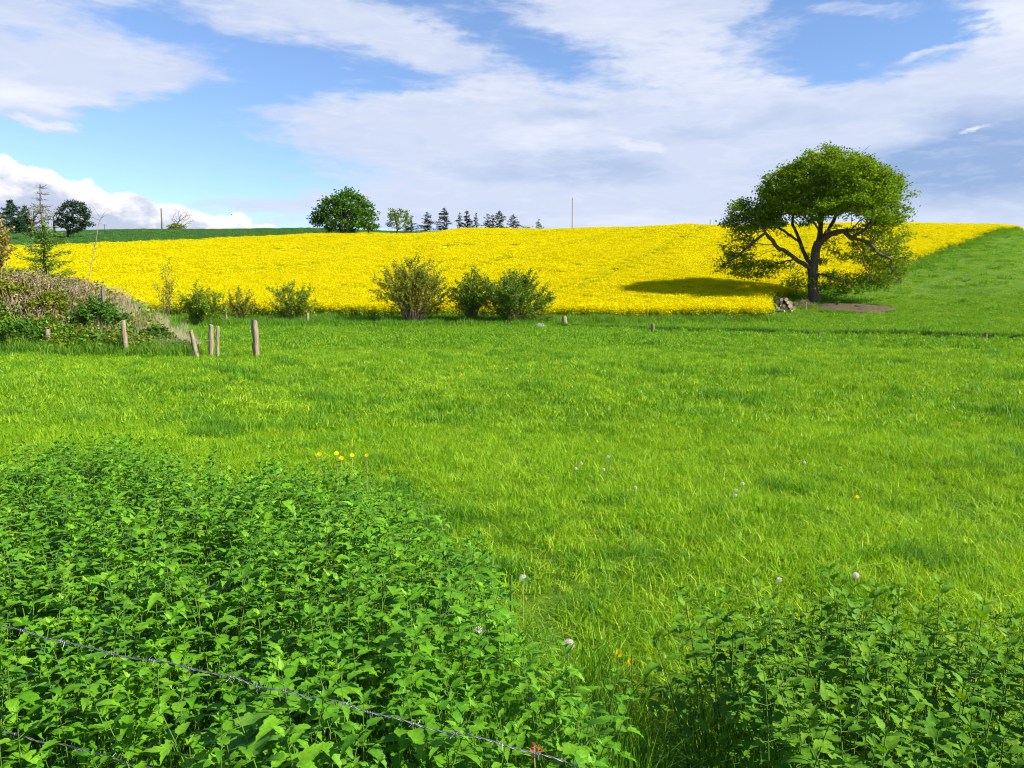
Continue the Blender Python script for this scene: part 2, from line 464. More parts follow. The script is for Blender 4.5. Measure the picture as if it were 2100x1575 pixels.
def in_poly(poly, x, y):
    c = np.zeros(np.shape(x), bool); n = len(poly)
    for i in range(n):
        x1, y1 = poly[i]; x2, y2 = poly[(i + 1) % n]
        cond = ((y1 > y) != (y2 > y)) & (x < (x2 - x1) * (y - y1) / ((y2 - y1) + 1e-12) + x1)
        c ^= cond
    return c

def ground_material():
    m, t, out = newmat('ground_turf')
    g = N(t, 'ShaderNodeNewGeometry')
    n1 = noise(t, g.outputs['Position'], .22, 4, .6)
    n2 = noise(t, g.outputs['Position'], 1.6, 5, .65)
    n3 = noise(t, g.outputs['Position'], 12.0, 5, .7)
    c = mixc(t, mrange(t, n1.outputs['Fac'], .35, .65), (.075, .15, .008), (.12, .20, .010))
    c = mixc(t, mrange(t, n2.outputs['Fac'], .4, .7, 0, .6), c, (.035, .09, .010))
    c = mixc(t, mrange(t, n3.outputs['Fac'], .45, .75, 0, .55), c, (.025, .06, .008))
    p = N(t, 'ShaderNodeBsdfPrincipled'); p.inputs['Roughness'].default_value = .95
    p.inputs['Specular IOR Level'].default_value = .1
    t.links.new(c, p.inputs['Base Color'])
    b = N(t, 'ShaderNodeBump'); b.inputs['Strength'].default_value = .8; b.inputs['Distance'].default_value = .12
    t.links.new(mth(t, 'ADD', n2.outputs['Fac'], mth(t, 'MULTIPLY', n3.outputs['Fac'], .4)), b.inputs['Height'])
    t.links.new(b.outputs[0], p.inputs['Normal'])
    t.links.new(p.outputs[0], out.inputs['Surface'])
    return m
def build_ground():
    ys = np.concatenate([np.arange(-40, 0, 4), np.arange(0, 110, .8), np.arange(110, 420, 4), np.geomspace(420, 3000, 30)])
    q = np.concatenate([np.arange(0, 50, .9), np.arange(50, 300, 4), np.geomspace(300, 2500, 24)])
    xs = np.concatenate([-q[:0:-1], q])
    X, Yy = np.meshgrid(xs, ys)
    Z = H(X, Yy)
    V = np.stack([X, Yy, Z], -1).reshape(-1, 3)
    nx, ny = len(xs), len(ys)
    i = np.arange(ny - 1)[:, None] * nx + np.arange(nx - 1)[None]
    Q = np.stack([i, i + 1, i + nx + 1, i + nx], -1).reshape(-1, 4)
    o = link('ground', mesh('ground', V, [Q], [ground_material()], smooth=True))
    tag(o, kind='structure')
build_ground()

def sheet(poly, step, h, hn, y0, y1, x0, x1, mat, name):
    xs = np.arange(x0, x1, step); ys = np.arange(y0, y1, step)
    X, Yy = np.meshgrid(xs, ys)
    Z = H(X, Yy) + h + hn * (rng.random(X.shape) - .5)
    nx, ny = len(xs), len(ys)
    cx = X[:-1, :-1] + step / 2; cy = Yy[:-1, :-1] + step / 2
    keep = in_poly(poly, cx, cy).ravel()
    i = (np.arange(ny - 1)[:, None] * nx + np.arange(nx - 1)[None])
    Q = np.stack([i, i + 1, i + nx + 1, i + nx], -1).reshape(-1, 4)[keep]
    used, inv = np.unique(Q.ravel(), return_inverse=True)
    V = np.stack([X, Yy, Z], -1).reshape(-1, 3)[used]
    return V, inv.reshape(-1, 4)

# ------------------------------------------------------------------ scatter by geometry nodes (only for stuff)
def source_collection(name, meshes):
    c = bpy.data.collections.new(name)
    for i, me in enumerate(meshes):
        o = bpy.data.objects.new(f'{name}_{i:02d}', me)
        c.objects.link(o)
    return c
def scatter(name, P, rot, scl, idx, coll, base=None):
    P = np.asarray(P, np.float32)
    me = bpy.data.meshes.new(name)
    me.vertices.add(len(P)); me.vertices.foreach_set('co', P.ravel())
    a = me.attributes.new('rot', 'FLOAT_VECTOR', 'POINT'); a.data.foreach_set('vector', np.asarray(rot, np.float32).ravel())
    a = me.attributes.new('scl', 'FLOAT_VECTOR', 'POINT'); a.data.foreach_set('vector', np.asarray(scl, np.float32).ravel())
    a = me.attributes.new('pick', 'INT', 'POINT'); a.data.foreach_set('value', np.asarray(idx, np.int32))
    o = link(name, me)
    ng = bpy.data.node_groups.new(name + '_scatter', 'GeometryNodeTree')
    ng.interface.new_socket('Geometry', in_out='INPUT', socket_type='NodeSocketGeometry')
    ng.interface.new_socket('Geometry', in_out='OUTPUT', socket_type='NodeSocketGeometry')
    gi = ng.nodes.new('NodeGroupInput'); go = ng.nodes.new('NodeGroupOutput')
    ip = ng.nodes.new('GeometryNodeInstanceOnPoints')
    ci = ng.nodes.new('GeometryNodeCollectionInfo')
    ci.inputs['Collection'].default_value = coll
    ci.inputs['Separate Children'].default_value = True
    ci.inputs['Reset Children'].default_value = True
    def attr(nm, dt):
        n = ng.nodes.new('GeometryNodeInputNamedAttribute'); n.data_type = dt
        n.inputs['Name'].default_value = nm
        return n.outputs[0]
    er = ng.nodes.new('FunctionNodeEulerToRotation')
    L = ng.links.new
    L(gi.outputs[0], ip.inputs['Points']); L(ci.outputs[0], ip.inputs['Instance'])
    ip.inputs['Pick Instance'].default_value = True
    L(attr('pick', 'INT'), ip.inputs['Instance Index'])
    L(attr('rot', 'FLOAT_VECTOR'), er.inputs[0]); L(er.outputs[0], ip.inputs['Rotation'])
    L(attr('scl', 'FLOAT_VECTOR'), ip.inputs['Scale'])
    if base is None:
        L(ip.outputs[0], go.inputs[0])
    else:
        oi = ng.nodes.new('GeometryNodeObjectInfo'); oi.inputs[0].default_value = base
        j = ng.nodes.new('GeometryNodeJoinGeometry')
        L(ip.outputs[0], j.inputs[0]); L(oi.outputs['Geometry'], j.inputs[0]); L(j.outputs[0], go.inputs[0])
    md = o.modifiers.new('scatter', 'NODES'); md.node_group = ng
    return o
def rots(n, tilt=.15):
    return np.stack([rng.normal(0, tilt, n), rng.normal(0, tilt, n), rng.uniform(0, 2 * math.pi, n)], -1)

def blades(n, rad, hmin, hmax, wid, lean=.5, segs=3, lean_dir=None, curve=1.0):
    """n grass blades rooted in a disc"""
    r = rad * np.sqrt(rng.random(n)); th = rng.uniform(0, 2 * math.pi, n)
    P = np.stack([r * np.cos(th), r * np.sin(th), np.zeros(n)], -1)
    h = rng.uniform(hmin, hmax, n)
    az = rng.uniform(0, 2 * math.pi, n)
    ld = np.stack([np.cos(az), np.sin(az)], -1)
    if lean_dir is not None: ld = ld * .6 + np.array(lean_dir)
    ln = h * np.abs(rng.normal(0, lean, n)) + .03 * h
    wdir = az + math.pi / 2 + rng.normal(0, .6, n)
    wv = np.stack([np.cos(wdir), np.sin(wdir), np.zeros(n)], -1)
    w = wid * rng.uniform(.6, 1.4, n)
    V = []
    for k in range(segs + 1):
        s = k / segs
        c = P + np.concatenate([ld * (ln * s ** (1 + curve))[:, None], (h * (s - .25 * s ** 3 * np.minimum(ln / h, 1)))[:, None]], -1)
        ww = (w * (1 - s) ** .6)[:, None] * .5
        if k < segs: V += [c - wv * ww, c + wv * ww]
        else: V += [c]
    V = np.stack(V, 1)
    m = V.shape[1]; base = (np.arange(n) * m)[:, None]
    Q = np.concatenate([base + np.array([[2 * k, 2 * k + 1, 2 * k + 3, 2 * k + 2]]) for k in range(segs - 1)])
    T = base + np.array([[2 * segs - 2, 2 * segs - 1, 2 * segs]])
    return V.reshape(-1, 3), Q, T
def blade_mesh(name, mat, *a, **k):
    V, Q, T = blades(*a, **k)
    return mesh(name, V, [Q, T], [mat])

def sample_trapezoid(n, ya, yb, power=1.0, amax=.74, margin=2.0):
    u = rng.random(n)
    y = (ya ** (2 * power) + u * (yb ** (2 * power) - ya ** (2 * power))) ** (1 / (2 * power))
    x = rng.uniform(-1, 1, n) * (amax * y + margin)
    return x, y

# crop boundaries -------------------------------------------------------------
right_edge = [(23.6, 71.5), (25.6, 79.0), (29.5, 83.0)] + [tuple(G(px, py)[:2]) for px, py in ( (1740, 592), (1840, 556), (1905, 528), (1990, 496), (2080, 472))]
_e = np.array(right_edge[-1]); _d = unit(_e - np.array(right_edge[-3]))
right_edge.append(tuple(_e + _d * 90))
upper = [tuple(G(px, py + 8)[:2]) for px, py in ((900, 474), (750, 477), (650, 479), (450, 489), (300, 497), (150, 502), (40, 506), (-250, 514))]
RAPE = [(-90, 74), (-30, 72.3), (0, 69.8), (10, 67.8), (22.4, 68.2)] + right_edge + [(60, 360), (-10, 330)] + upper + [(-150, 200)]
RAPE = [(float(a), float(b)) for a, b in RAPE]
WHEAT = [(float(a), float(b)) for a, b in upper] + [(-320, 260), (-330, 460), (40, 460), (-10, 331)]

def in_tram(x, y):
    """wheel tracks of the sprayer through the crop"""
    d1 = unit(np.array((.37, 1.0)))
    s = (x * d1[1] - y * d1[0])
    k = np.abs((s + 300) % 24.0 - 12.0)
    return (np.abs(k - .9) < .5) & (y > 84)

def build_rape():
    src = []
    for k in range(6):      # tops only
        mb = MB()
        n = 190
        P = np.stack([rng.uniform(-.65, .65, n), rng.uniform(-.65, .65, n), rng.normal(1.12, .07, n)], -1)
        V, Q = rand_cards(P, .10, .085, up=.3); mb.add(V, Q, 0)
        n = 40
        P = np.stack([rng.uniform(-.6, .6, n), rng.uniform(-.6, .6, n), rng.uniform(.75, 1.08, n)], -1)
        V, Q = cards(P, rand_unit(n) * .4 + np.array((0, 0, 1)), rand_unit(n), .2, .05); mb.add(V, Q, 1)
        src.append(mb.mesh('rape_top', [M['rape'], M['rape_g']]))
    for k in range(4):      # whole plants for the edge
        mb = MB()
        n = 34
        th = rng.uniform(0, 6.28, n); r = .5 * np.sqrt(rng.random(n))
        P = np.stack([r * np.cos(th), r * np.sin(th), np.zeros(n)], -1)
        V, Q = cards(P, rand_unit(n) * .18 + np.array((0, 0, 1)), rand_unit(n), 1.15, .05); mb.add(V, Q, 1)
        n = 70
        P = np.stack([rng.uniform(-.55, .55, n), rng.uniform(-.55, .55, n), rng.uniform(.1, .7, n)], -1)
        V, Q = rand_cards(P, .22, .10); mb.add(V, Q, 1)
        n = 150
        P = np.stack([rng.uniform(-.6, .6, n), rng.uniform(-.6, .6, n), np.clip(rng.normal(.92, .26, n), .25, 1.4)], -1)
        V, Q = rand_cards(P, .12, .10, up=.3); mb.add(V, Q, 0)
        src.append(mb.mesh('rape_plant', [M['rape'], M['rape_g']]))
    coll = source_collection('rape_source', src)
    PX, PY, SC, ID = [], [], [], []
    for (ya, yb, dens, s) in ((66, 76, 2.6, 1.0), (66, 105, 2.4, 1.0), (105, 160, 1.1, 1.35), (160, 350, .5, 1.9)):
        x0, x1 = -.80 * yb, .80 * yb
        n = int((x1 - x0) * (yb - ya) * dens)
        x = rng.uniform(x0, x1, n); y = rng.uniform(ya, yb, n)
        k = in_poly(RAPE, x, y) & ~in_tram(x, y) & (np.abs(x) < .80 * y + 5)
        x, y = x[k], y[k]
        e = .9
        edge = ~(in_poly(RAPE, x + e, y - .5) & in_poly(RAPE, x, y - 3.4) & in_poly(RAPE, x - e, y))
        PX.append(x); PY.append(y)
        SC.append(s * rng.uniform(.85, 1.15, len(x)))
        ID.append(np.where(edge, rng.integers(6, 10, len(x)), rng.integers(0, 6, len(x))))
    x, y, s, i = map(np.concatenate, (PX, PY, SC, ID))
    scl = np.stack([s, s, np.where(i >= 6, 1.0, rng.uniform(.96, 1.04, len(x)))], -1)
    P = np.stack([x, y, H(x, y)], -1)
    # the closed mass of stalks and flowers under the top
    m, t, out = newmat('rape_canopy')
    g = N(t, 'ShaderNodeNewGeometry')
    n1 = noise(t, g.outputs['Position'], 2.2, 5, .7); n2 = noise(t, g.outputs['Position'], .12, 3, .6)
    c = ramp(t, n1.outputs['Fac'], [(.32, (.24, .27, .008)), (.45, (.54, .50, .004)), (.60, (.75, .68, .002))])
    p = N(t, 'ShaderNodeBsdfPrincipled'); p.inputs['Roughness'].default_value = .9; p.inputs['Specular IOR Level'].default_value = .05
    t.links.new(c, p.inputs['Base Color'])
    b = N(t, 'ShaderNodeBump'); b.inputs['Strength'].default_value = .7; b.inputs['Distance'].default_value = .2
    t.links.new(n1.outputs['Fac'], b.inputs['Height']); t.links.new(b.outputs[0], p.inputs['Normal'])
    t.links.new(p.outputs[0], out.inputs['Surface'])
    V, Q = sheet(RAPE, .9, .80, .2, 66, 352, -270, 260, m, 'c')
    cx, cy = V[Q].mean(1)[:, 0], V[Q].mean(1)[:, 1]
    Q = Q[in_poly(RAPE, cx + 1.0, cy - .6) & in_poly(RAPE, cx, cy - 2.6) & in_poly(RAPE, cx - 1.0, cy)]
    tr = in_tram(V[:, 0], V[:, 1])
    V[tr, 2] -= .5
    c_ = V[Q].mean(1)
    base = bpy.data.objects.new('rape_canopy', mesh('rape_canopy', V, [Q], [m, M['rape_g']], mi=in_tram(c_[:, 0], c_[:, 1]).astype(int)))
    o = scatter('rapeseed_field', P, rots(len(x), .04), scl, i, coll, base)
    tag(o, 'broad field of bright yellow flowering rapeseed rising to the skyline', 'crop field', kind='stuff')
build_rape()

def build_wheat():
    src = [blade_mesh('crop_blades', M['wheat'], 260, 1.0, .25, .45, .07, .25) for _ in range(4)]
    coll = source_collection('crop_source', src)
    n = 16000
    x = rng.uniform(-300, 40, n); y = rng.uniform(190, 420, n)
    k = in_poly(WHEAT, x, y) & (np.abs(x) < .8 * y)
    x, y = x[k], y[k]
    m = solid('crop_ground', (.035, .11, .02), (.07, .17, .03), .6, 1, .6)
    V, Q = sheet(WHEAT, 2.0, .12, .06, 190, 460, -330, 45, m, 'c')
    base = bpy.data.objects.new('crop_mat', mesh('crop_mat', V, [Q], [m]))
    o = scatter('green_field', np.stack([x, y, H(x, y)], -1), rots(len(x), .05), np.repeat(rng.uniform(.9, 1.5, (len(x), 1)), 3, 1), rng.integers(0, 4, len(x)), coll, base)
    tag(o, 'dark green young crop in the strip above the yellow field', 'crop field', kind='stuff')
build_wheat()

# ------------------------------------------------------------------ pasture grass
# outline of the nettle beds on the ground, read from the tops of the plants
def top_pt(px, py, h):
    d = ray(px, py); s = (h - EYE) / d[2]
    return (float(d[0] * s), float(d[1] * s))
BED_L = [top_pt(px, py, .66) for px, py in ((-500, 960), (0, 935), (120, 905), (230, 893), (340, 905), (420, 960), (520, 945), (620, 935), (720, 945), (790, 975), (900, 1040), (1010, 1110), (1050, 1190), (1120, 1260), (1230, 1330), (1275, 1420), (1270, 1560))] + [(.12, 1.95), (-.3, 1.85), (-1.2, 2.05), (-2.6, 2.2), (-5, 2.3)]
BED_R = [top_pt(px, py, .55) for px, py in ((1600, 1575), (1525, 1480), (1455, 1380), (1405, 1325), (1480, 1270), (1600, 1225), (1740, 1215), (1880, 1265), (2000, 1310), (2150, 1330), (2500, 1400))] + [(2.6, 1.5), (1.0, 1.6)]

def dens_noise(x, y, s=.3, ph=0.):
    return .5 + .25 * (np.sin(x * s * 1.7 + y * s * .6 + 1 + ph) + np.sin(y * s * 2.3 - x * s * .9 + 2.2 + ph) * .7 + np.sin(x * s * 4.1 + y * s * 3.3 + ph) * .5)

def build_grass():
    near = [blade_mesh('blades', M['grass'], 95, .19, .02, .095, .0058, 1.2) for _ in range(8)]
    near += [blade_mesh('blades', M['grass_dark'], 90, .15, .05, .16, .006, .8) for _ in range(4)]
    mid = [blade_mesh('blades', M['grass' if k_ < 3 else 'grass_far'], 120, .38, .03, .115, .012, 1.2, 2) for k_ in range(6)]
    mid += [blade_mesh('blades', M['grass_dark'], 100, .28, .08, .24, .013, .7, 2) for _ in range(4)]
    far = [blade_mesh('blades', M['grass_far'], 120, .8, .04, .14, .033, 1.2, 2) for _ in range(5)]
    far += [blade_mesh('blades', M['grass_dark'], 110, .6, .10, .28, .035, .7, 2) for _ in range(4)]
    coll = source_collection('grass_source', near + mid + far)
    X, Y, I, SC = [], [], [], []
    def put(x, y, lo, hi, dlo, dhi, s, thr):
        dn = .5 * dens_noise(x, y, .4) + .5 * dens_noise(x, y, 1.9, 2.) + rng.normal(0, .12, len(x))
        dk = dn > thr - .02
        X.append(x); Y.append(y)
        I.append(np.where(dk, rng.integers(dlo, dhi, len(x)), rng.integers(lo, hi, len(x))))
        SC.append(s * rng.uniform(.75, 1.3, len(x)))
    x, y = sample_trapezoid(9500, 1.4, 12, 1.0, .76, 1.5); put(x, y, 0, 8, 8, 12, 1.0, .88)
    x, y = sample_trapezoid(15000, 11, 34, .85, .76, 2); put(x, y, 12, 18, 18, 22, 1.0, .88)
    x, y = sample_trapezoid(15000, 32, 85, .8, .76, 3)
    k = ~in_poly(RAPE, x, y); put(x[k], y[k], 22, 27, 27, 31, 1.0, .86)
    x = rng.uniform(20, 210, 16000); y = rng.uniform(75, 250, 16000)
    k = ~in_poly(RAPE, x, y) & (x < .78 * y + 4) & (x > .28 * y); put(x[k], y[k], 22, 27, 27, 31, 1.5, .70)
    # coarse darker tufts the cattle leave standing
    tp = [(1640, 1010, 1.), (1690, 1000, .9), (1590, 1005, .8), (1265, 960, .8), (1330, 1165, 1.), (1250, 1140, .7), (1880, 1150, 1.1), (2050, 960, 1.1), (2000, 965, .9), (1440, 858, 1.), (1180, 945, .7),
          (1540, 905, .8), (2060, 860, 1.3), (2030, 855, 1.1), (1110, 1100, .8), (1350, 1180, .9), (1930, 1160, .9), (1090, 800, 1.2), (1600, 770, 1.5), (1380, 770, 1.4), (900, 870, 1.), (1050, 905, .8), (1700, 1090, .7), (1480, 1060, .7), (780, 830, 1.2), (500, 770, 1.4)]
    for px, py, sz in tp:
        c = G(px, py); n = 7
        X.append(c[0] + rng.normal(0, .13 * sz, n)); Y.append(c[1] + rng.normal(0, .16 * sz, n)); I.append(rng.integers(8, 12, n) if c[1] < 11 else rng.integers(18, 22, n)); SC.append(sz * rng.uniform(.65, 1.05, n))
    cx, cy = sample_trapezoid(150, 4, 50, .8, .7, 0)
    for a, b in zip(cx, cy):
        n = 4; X.append(a + rng.normal(0, .12, n)); Y.append(b + rng.normal(0, .12, n)); I.append(rng.integers(8, 12, n) if b < 11 else rng.integers(18, 22, n)); SC.append(rng.uniform(.6, 1.1, n))
    x, y, i, s = map(np.concatenate, (X, Y, I, SC))
    keep = ~(in_poly(BED_L, x, y) & (rng.random(len(x)) > .25))
    # keep the bare soil patch and the bank clear of turf
    sx, sy = SOIL
    keep &= ((x - sx) / 4.0) ** 2 + ((y - sy) / 3.4) ** 2 > 1
    keep &= ~((y > 29) & (y < 36) & (x < _px30(330)))
    x, y, i, s = x[keep], y[keep], i[keep], s[keep]
    print('GRASS', len(x))
    zs = s * rng.uniform(.8, 1.2, len(s))
    o = scatter('pasture_grass', np.stack([x, y, H(x, y) - .01], -1), rots(len(x), .17), np.stack([s, s, zs], -1), i, coll)
    tag(o, 'bright green pasture grass covering the meadow and the slope', 'grass', kind='stuff')
SOIL = tuple(G(1752, 633)[:2])
build_grass()

def build_verge():
    src = [blade_mesh('verge_blades', M['verge'], 130, .55, .2, .75, .03, .5, 2) for _ in range(6)]
    src += [blade_mesh('verge_blades', M['grass_dark'], 120, .5, .2, .6, .03, .5, 2) for _ in range(4)]
    src += [blade_mesh('ditch_blades', M['ditch'], 130, .42, .15, .5, .03, .5, 2) for _ in range(3)]
    coll = source_collection('verge_source', src)
    X, Y, I, SC = [], [], [], []
    def strip(pts, n, wid, s, lo=0, hi=6):
        pts = np.array(pts, float)
        seg = np.linalg.norm(np.diff(pts, axis=0), axis=1); cum = np.concatenate([[0], np.cumsum(seg)])
        d = rng.uniform(0, cum[-1], n)
        x = np.interp(d, cum, pts[:, 0]) + rng.normal(0, wid * .5, n); y = np.interp(d, cum, pts[:, 1]) + rng.normal(0, wid, n)
        X.append(x); Y.append(y); I.append(rng.integers(lo, hi, n)); SC.append(s * rng.uniform(.6, 1.3, n))
    strip([(-40, 66.5), (-20, 66), (0, 66.5), (14, 68), (23, 69.5)], 1600, 1.6, 1.0)
    strip([(-26, 63.5), (-12, 63), (0, 63), (4, 63)], 420, .9, .9, 6, 10)
    strip([(4, 62), (10, 55), (17, 50), (23, 45), (28, 41), (34, 39)], 700, .22, .8, 10, 13)
    strip([(4, 62.4), (10, 55.4), (17, 50.4), (23, 45.4), (28, 41.4)], 240, .5, .7, 0, 6)
    strip(right_edge[1:6], 900, .9, 1.0, 0, 10)
    strip(right_edge[5:8], 300, 1.6, 1.2, 0, 10)
    th = np.linspace(0, 2 * math.pi, 40); strip(np.stack([SOIL[0] + 4.1 * np.cos(th), SOIL[1] + 3.5 * np.sin(th)], -1), 120, .25, .55, 0, 6)
    x, y, i, s = map(np.concatenate, (X, Y, I, SC))
    k = ((x - SOIL[0]) / 4.0) ** 2 + ((y - SOIL[1]) / 3.4) ** 2 > 1
    x, y, i, s = x[k], y[k], i[k], s[k]
    o = scatter('verge_grass', np.stack([x, y, H(x, y) - .02], -1), rots(len(x), .1), np.repeat(s[:, None], 3, 1), i, coll)
    tag(o, 'taller darker grass along the field edge and the fence line', 'grass', kind='stuff')
build_verge()

def build_soil():
    n, k = 40, 9
    V, Q = [], []
    for j in range(k):
        for i in range(n):
            th = i * 2 * math.pi / n
            r = (j / (k - 1)) * (1 + .12 * math.sin(3 * th + 1) + .08 * math.sin(7 * th))
            x = SOIL[0] + 3.9 * r * math.cos(th); y = SOIL[1] + 3.4 * r * math.sin(th)
            V.append((x, y, float(H(x, y)) + .02 + .16 * (1 - (j / (k - 1)) ** 2) + rng.uniform(0, .15) * (j < k - 1)))
    for j in range(k - 1):
        for i in range(n):
            Q.append((j * n + i, j * n + (i + 1) % n, (j + 1) * n + (i + 1) % n, (j + 1) * n + i))
    o = link('bare_soil', mesh('bare_soil', V, [Q], [M['soil']]))
    tag(o, kind='structure')
build_soil()

# ------------------------------------------------------------------ nettles
def ovate_leaf(L, Wd, droop, fold=.35, n=8, teeth=.09):
    """serrated heart-shaped leaf along +Y, bending down"""
    s = np.linspace(0, 1, n + 1)
    prof = np.sin(np.pi * np.clip(s, 0, 1) ** .55) * (1 - .30 * s)
    prof[0] = .18; prof[-1] = 0
    tooth = np.where(np.arange(n + 1) % 2 == 0, 1 + teeth, 1 - teeth); tooth[0] = 1
    w = Wd * .5 * prof * tooth
    ang = -droop * s
    dy = np.concatenate([[0], np.cumsum(np.cos(ang[:-1]))]) * L / n
    dz = np.concatenate([[0], np.cumsum(np.sin(ang[:-1]))]) * L / n
    sag = np.where(np.arange(n + 1) % 2 == 0, L / n * .35, -L / n * .2)
    mid = np.stack([np.zeros(n + 1), dy, dz], -1)
    l = np.stack([-w * math.cos(fold), dy + sag, dz + w * math.sin(fold)], -1)
    r = np.stack([w * math.cos(fold), dy + sag, dz + w * math.sin(fold)], -1)
    V = np.concatenate([mid, l, r]); m = n + 1
    i = np.arange(n)
    Q = np.concatenate([np.stack([i, i + 1, m + i + 1, m + i], -1), np.stack([i + 1, i, 2 * m + i, 2 * m + i + 1], -1)])
    return V, Q
def rotz(V, a):
    c, s = math.cos(a), math.sin(a)
    return V @ np.array(((c, s, 0), (-s, c, 0), (0, 0, 1.0)))
def rotx(V, a):
    c, s = math.cos(a), math.sin(a)
    return V @ np.array(((1, 0, 0), (0, c, s), (0, -s, c)))
def make_nettle(h, big, lmat, n=10):
    stem, lv = MB(), MB()
    lean = rng.normal(0, .09, 2)
    nodes = int(h / .05)
    zs = h * np.linspace(0, 1, nodes + 1) ** .82
    cx = lean[0] * (zs / h) ** 2 * h; cy = lean[1] * (zs / h) ** 2 * h
    P = np.stack([cx, cy, zs], -1)
    V, Q = tube(P, np.linspace(.0030, .0014, nodes + 1), 4); stem.add(V, Q)
    a0 = rng.uniform(0, 6.28)
    for k in range(2, nodes + 1):
        s = k / nodes
        size = big * float(np.interp(s, [0, .4, .75, .88, .95, 1], [.7, .95, 1.15, .95, .7, .5]))
        if s < .35 or (s < .55 and rng.random() < .4): continue
        for q in (0, 1):
            if rng.random() < .06: continue
            L = size * rng.uniform(.8, 1.2)
            V, Q = ovate_leaf(L, L * rng.uniform(.44, .58), rng.uniform(.4, 1.4), rng.uniform(.12, .4), n)
            up = rng.uniform(-.1, .45) + .5 * (s > .9)
            pet = L * .28
            V = V + np.array((0, pet, 0))
            V = rotz(rotx(V, up), a0 + k * math.pi / 2 + q * math.pi + rng.normal(0, .18))
            lv.add(V + P[k], Q)
            d = rotz(rotx(np.array([(0, 0, 0), (0, pet * 1.1, 0)]), up), a0 + k * math.pi / 2 + q * math.pi) + P[k]
            Vt, Qt = tube(d, (.0014, .001), 3); stem.add(Vt, Qt)
    for q in range(6):      # crown of small leaves at the tip
        L = big * rng.uniform(.25, .5)
        V, Q = ovate_leaf(L, L * .5, rng.uniform(.2, .9), .4, max(4, n - 3))
        V = rotz(rotx(V, rng.uniform(.5, 1.2)), a0 + q * 1.05)
        lv.add(V + P[-1], Q)
    return stem.mesh('nettle_stem', [M['nettle_stem']]), lv.mesh('nettle_leaves', [lmat]), (stem, lv)
def joined(st, lv, lmat):
    mb = MB()
    for src, m in ((st, 0), (lv, 1)):
        mb.add(np.concatenate(src.V), np.concatenate(src.Q), m)
    return mb.mesh('nettle_plant', [M['nettle_stem'], lmat])

def swell(x, y): return math.sin(x * 4.1 + y * 2.3) * math.sin(y * 5.7 - x * 1.9 + 1)
def poisson_bed(poly, n, mind):
    p = np.array(poly); lo, hi = p.min(0), p.max(0)
    out = []; grid = {}
    for _ in range(n * 6):
        x, y = rng.uniform(lo, hi)
        if abs(x) > .78 * y + .8 or not in_poly(poly, np.array(x), np.array(y)): continue
        if swell(x, y) < -.45 and rng.random() < .6: continue        # dark hollows
        c = (int(x / mind), int(y / mind))
        if any((x - a) ** 2 + (y - b) ** 2 < mind * mind for i in (-1, 0, 1) for j in (-1, 0, 1) for a, b in grid.get((c[0] + i, c[1] + j), ())): continue
        grid.setdefault(c, []).append((x, y)); out.append((x, y))
        if len(out) >= n: break
    return out

def build_nettles():
    L_var = [make_nettle(rng.uniform(.62, .72), rng.uniform(.070, .090), M['nettle']) for _ in range(9)]
    R_var = [make_nettle(rng.uniform(.50, .60), rng.uniform(.055, .075), M['nettle_dk']) for _ in range(6)]
    left = poisson_bed(BED_L, 2600, .074)
    right = poisson_bed(BED_R, 760, .068)
    left.sort(key=lambda p: p[1]); right.sort(key=lambda p: p[1])
    def vis(p): return abs(p[0]) < .665 * p[1] + .02
    nl = [p for p in left if vis(p)]; nr = [p for p in right if vis(p)]
    near_l, near_r = nl[:205], nr[:90]
    sl_, sr_ = set(near_l), set(near_r)
    def place(pts, var, label, group):
        protos = []
        for i, (x, y) in enumerate(pts):
            k = i % len(var)
            if i < len(var):
                o = link('nettle', var[k][0]); lv = link('leaves', var[k][1], o)
                protos.append((o, lv))
            else:
                o = protos[k][0].copy(); COL.objects.link(o)
                lv = protos[k][1].copy(); COL.objects.link(lv); lv.parent = o
            o.location = (x, y, float(H(x, y)) - .01)
            o.rotation_euler = (rng.normal(0, .09), rng.normal(0, .09), rng.uniform(0, 6.28))
            s = rng.uniform(.92, 1.10) * edge_scale(x, y)
            o.scale = (s, s, s)
            tag(o, label, 'nettle', group)
    def edge_scale(x, y):
        bed = BED_L if in_poly(BED_L, np.array(x), np.array(y)) else BED_R
        if bed is BED_R and y < 3.1 and x < 2.1: return 1.12
        e = .62        # lower towards the rim of the bed, in swells inside it
        for d, g_ in ((.14, .17), (.30, .12), (.5, .09)):
            th = np.arange(8) * math.pi / 4
            e += g_ * in_poly(bed, x + d * np.cos(th), y + d * np.sin(th)).mean()
        return e * (1 + .15 * swell(x, y))
    place(near_l, L_var, 'bright green nettle in the dense bed behind the barbed wire at left', 'nettles of the left bed')
    place(near_r, R_var, 'dull green nettle in the smaller bed at the lower right corner', 'nettles of the right bed')
    rest_l = [p for p in left if p not in sl_]; rest_r = [p for p in right if p not in sr_]
    coll = source_collection('nettle_source', [joined(v[2][0], v[2][1], M['nettle']) for v in L_var] + [joined(v[2][0], v[2][1], M['nettle_dk']) for v in R_var])
    for pts, lo, hi, label in ((rest_l, 0, 9, 'mass of green nettles at the back of the left foreground bed'), (rest_r, 9, 15, 'mass of dull green nettles at the back of the right foreground bed')):
        if not pts: continue
        p = np.array(pts); n = len(p)
        s = np.array([edge_scale(a, b) for a, b in pts]) * rng.uniform(.92, 1.12, n)
        o = scatter('nettle_bed', np.stack([p[:, 0], p[:, 1], H(p[:, 0], p[:, 1]) - .01], -1), rots(n, .09), np.repeat(s[:, None], 3, 1), rng.integers(lo, hi, n), coll)
        tag(o, label, 'nettles', kind='stuff')
    return len(left), len(right)
print('NETTLES', build_nettles())

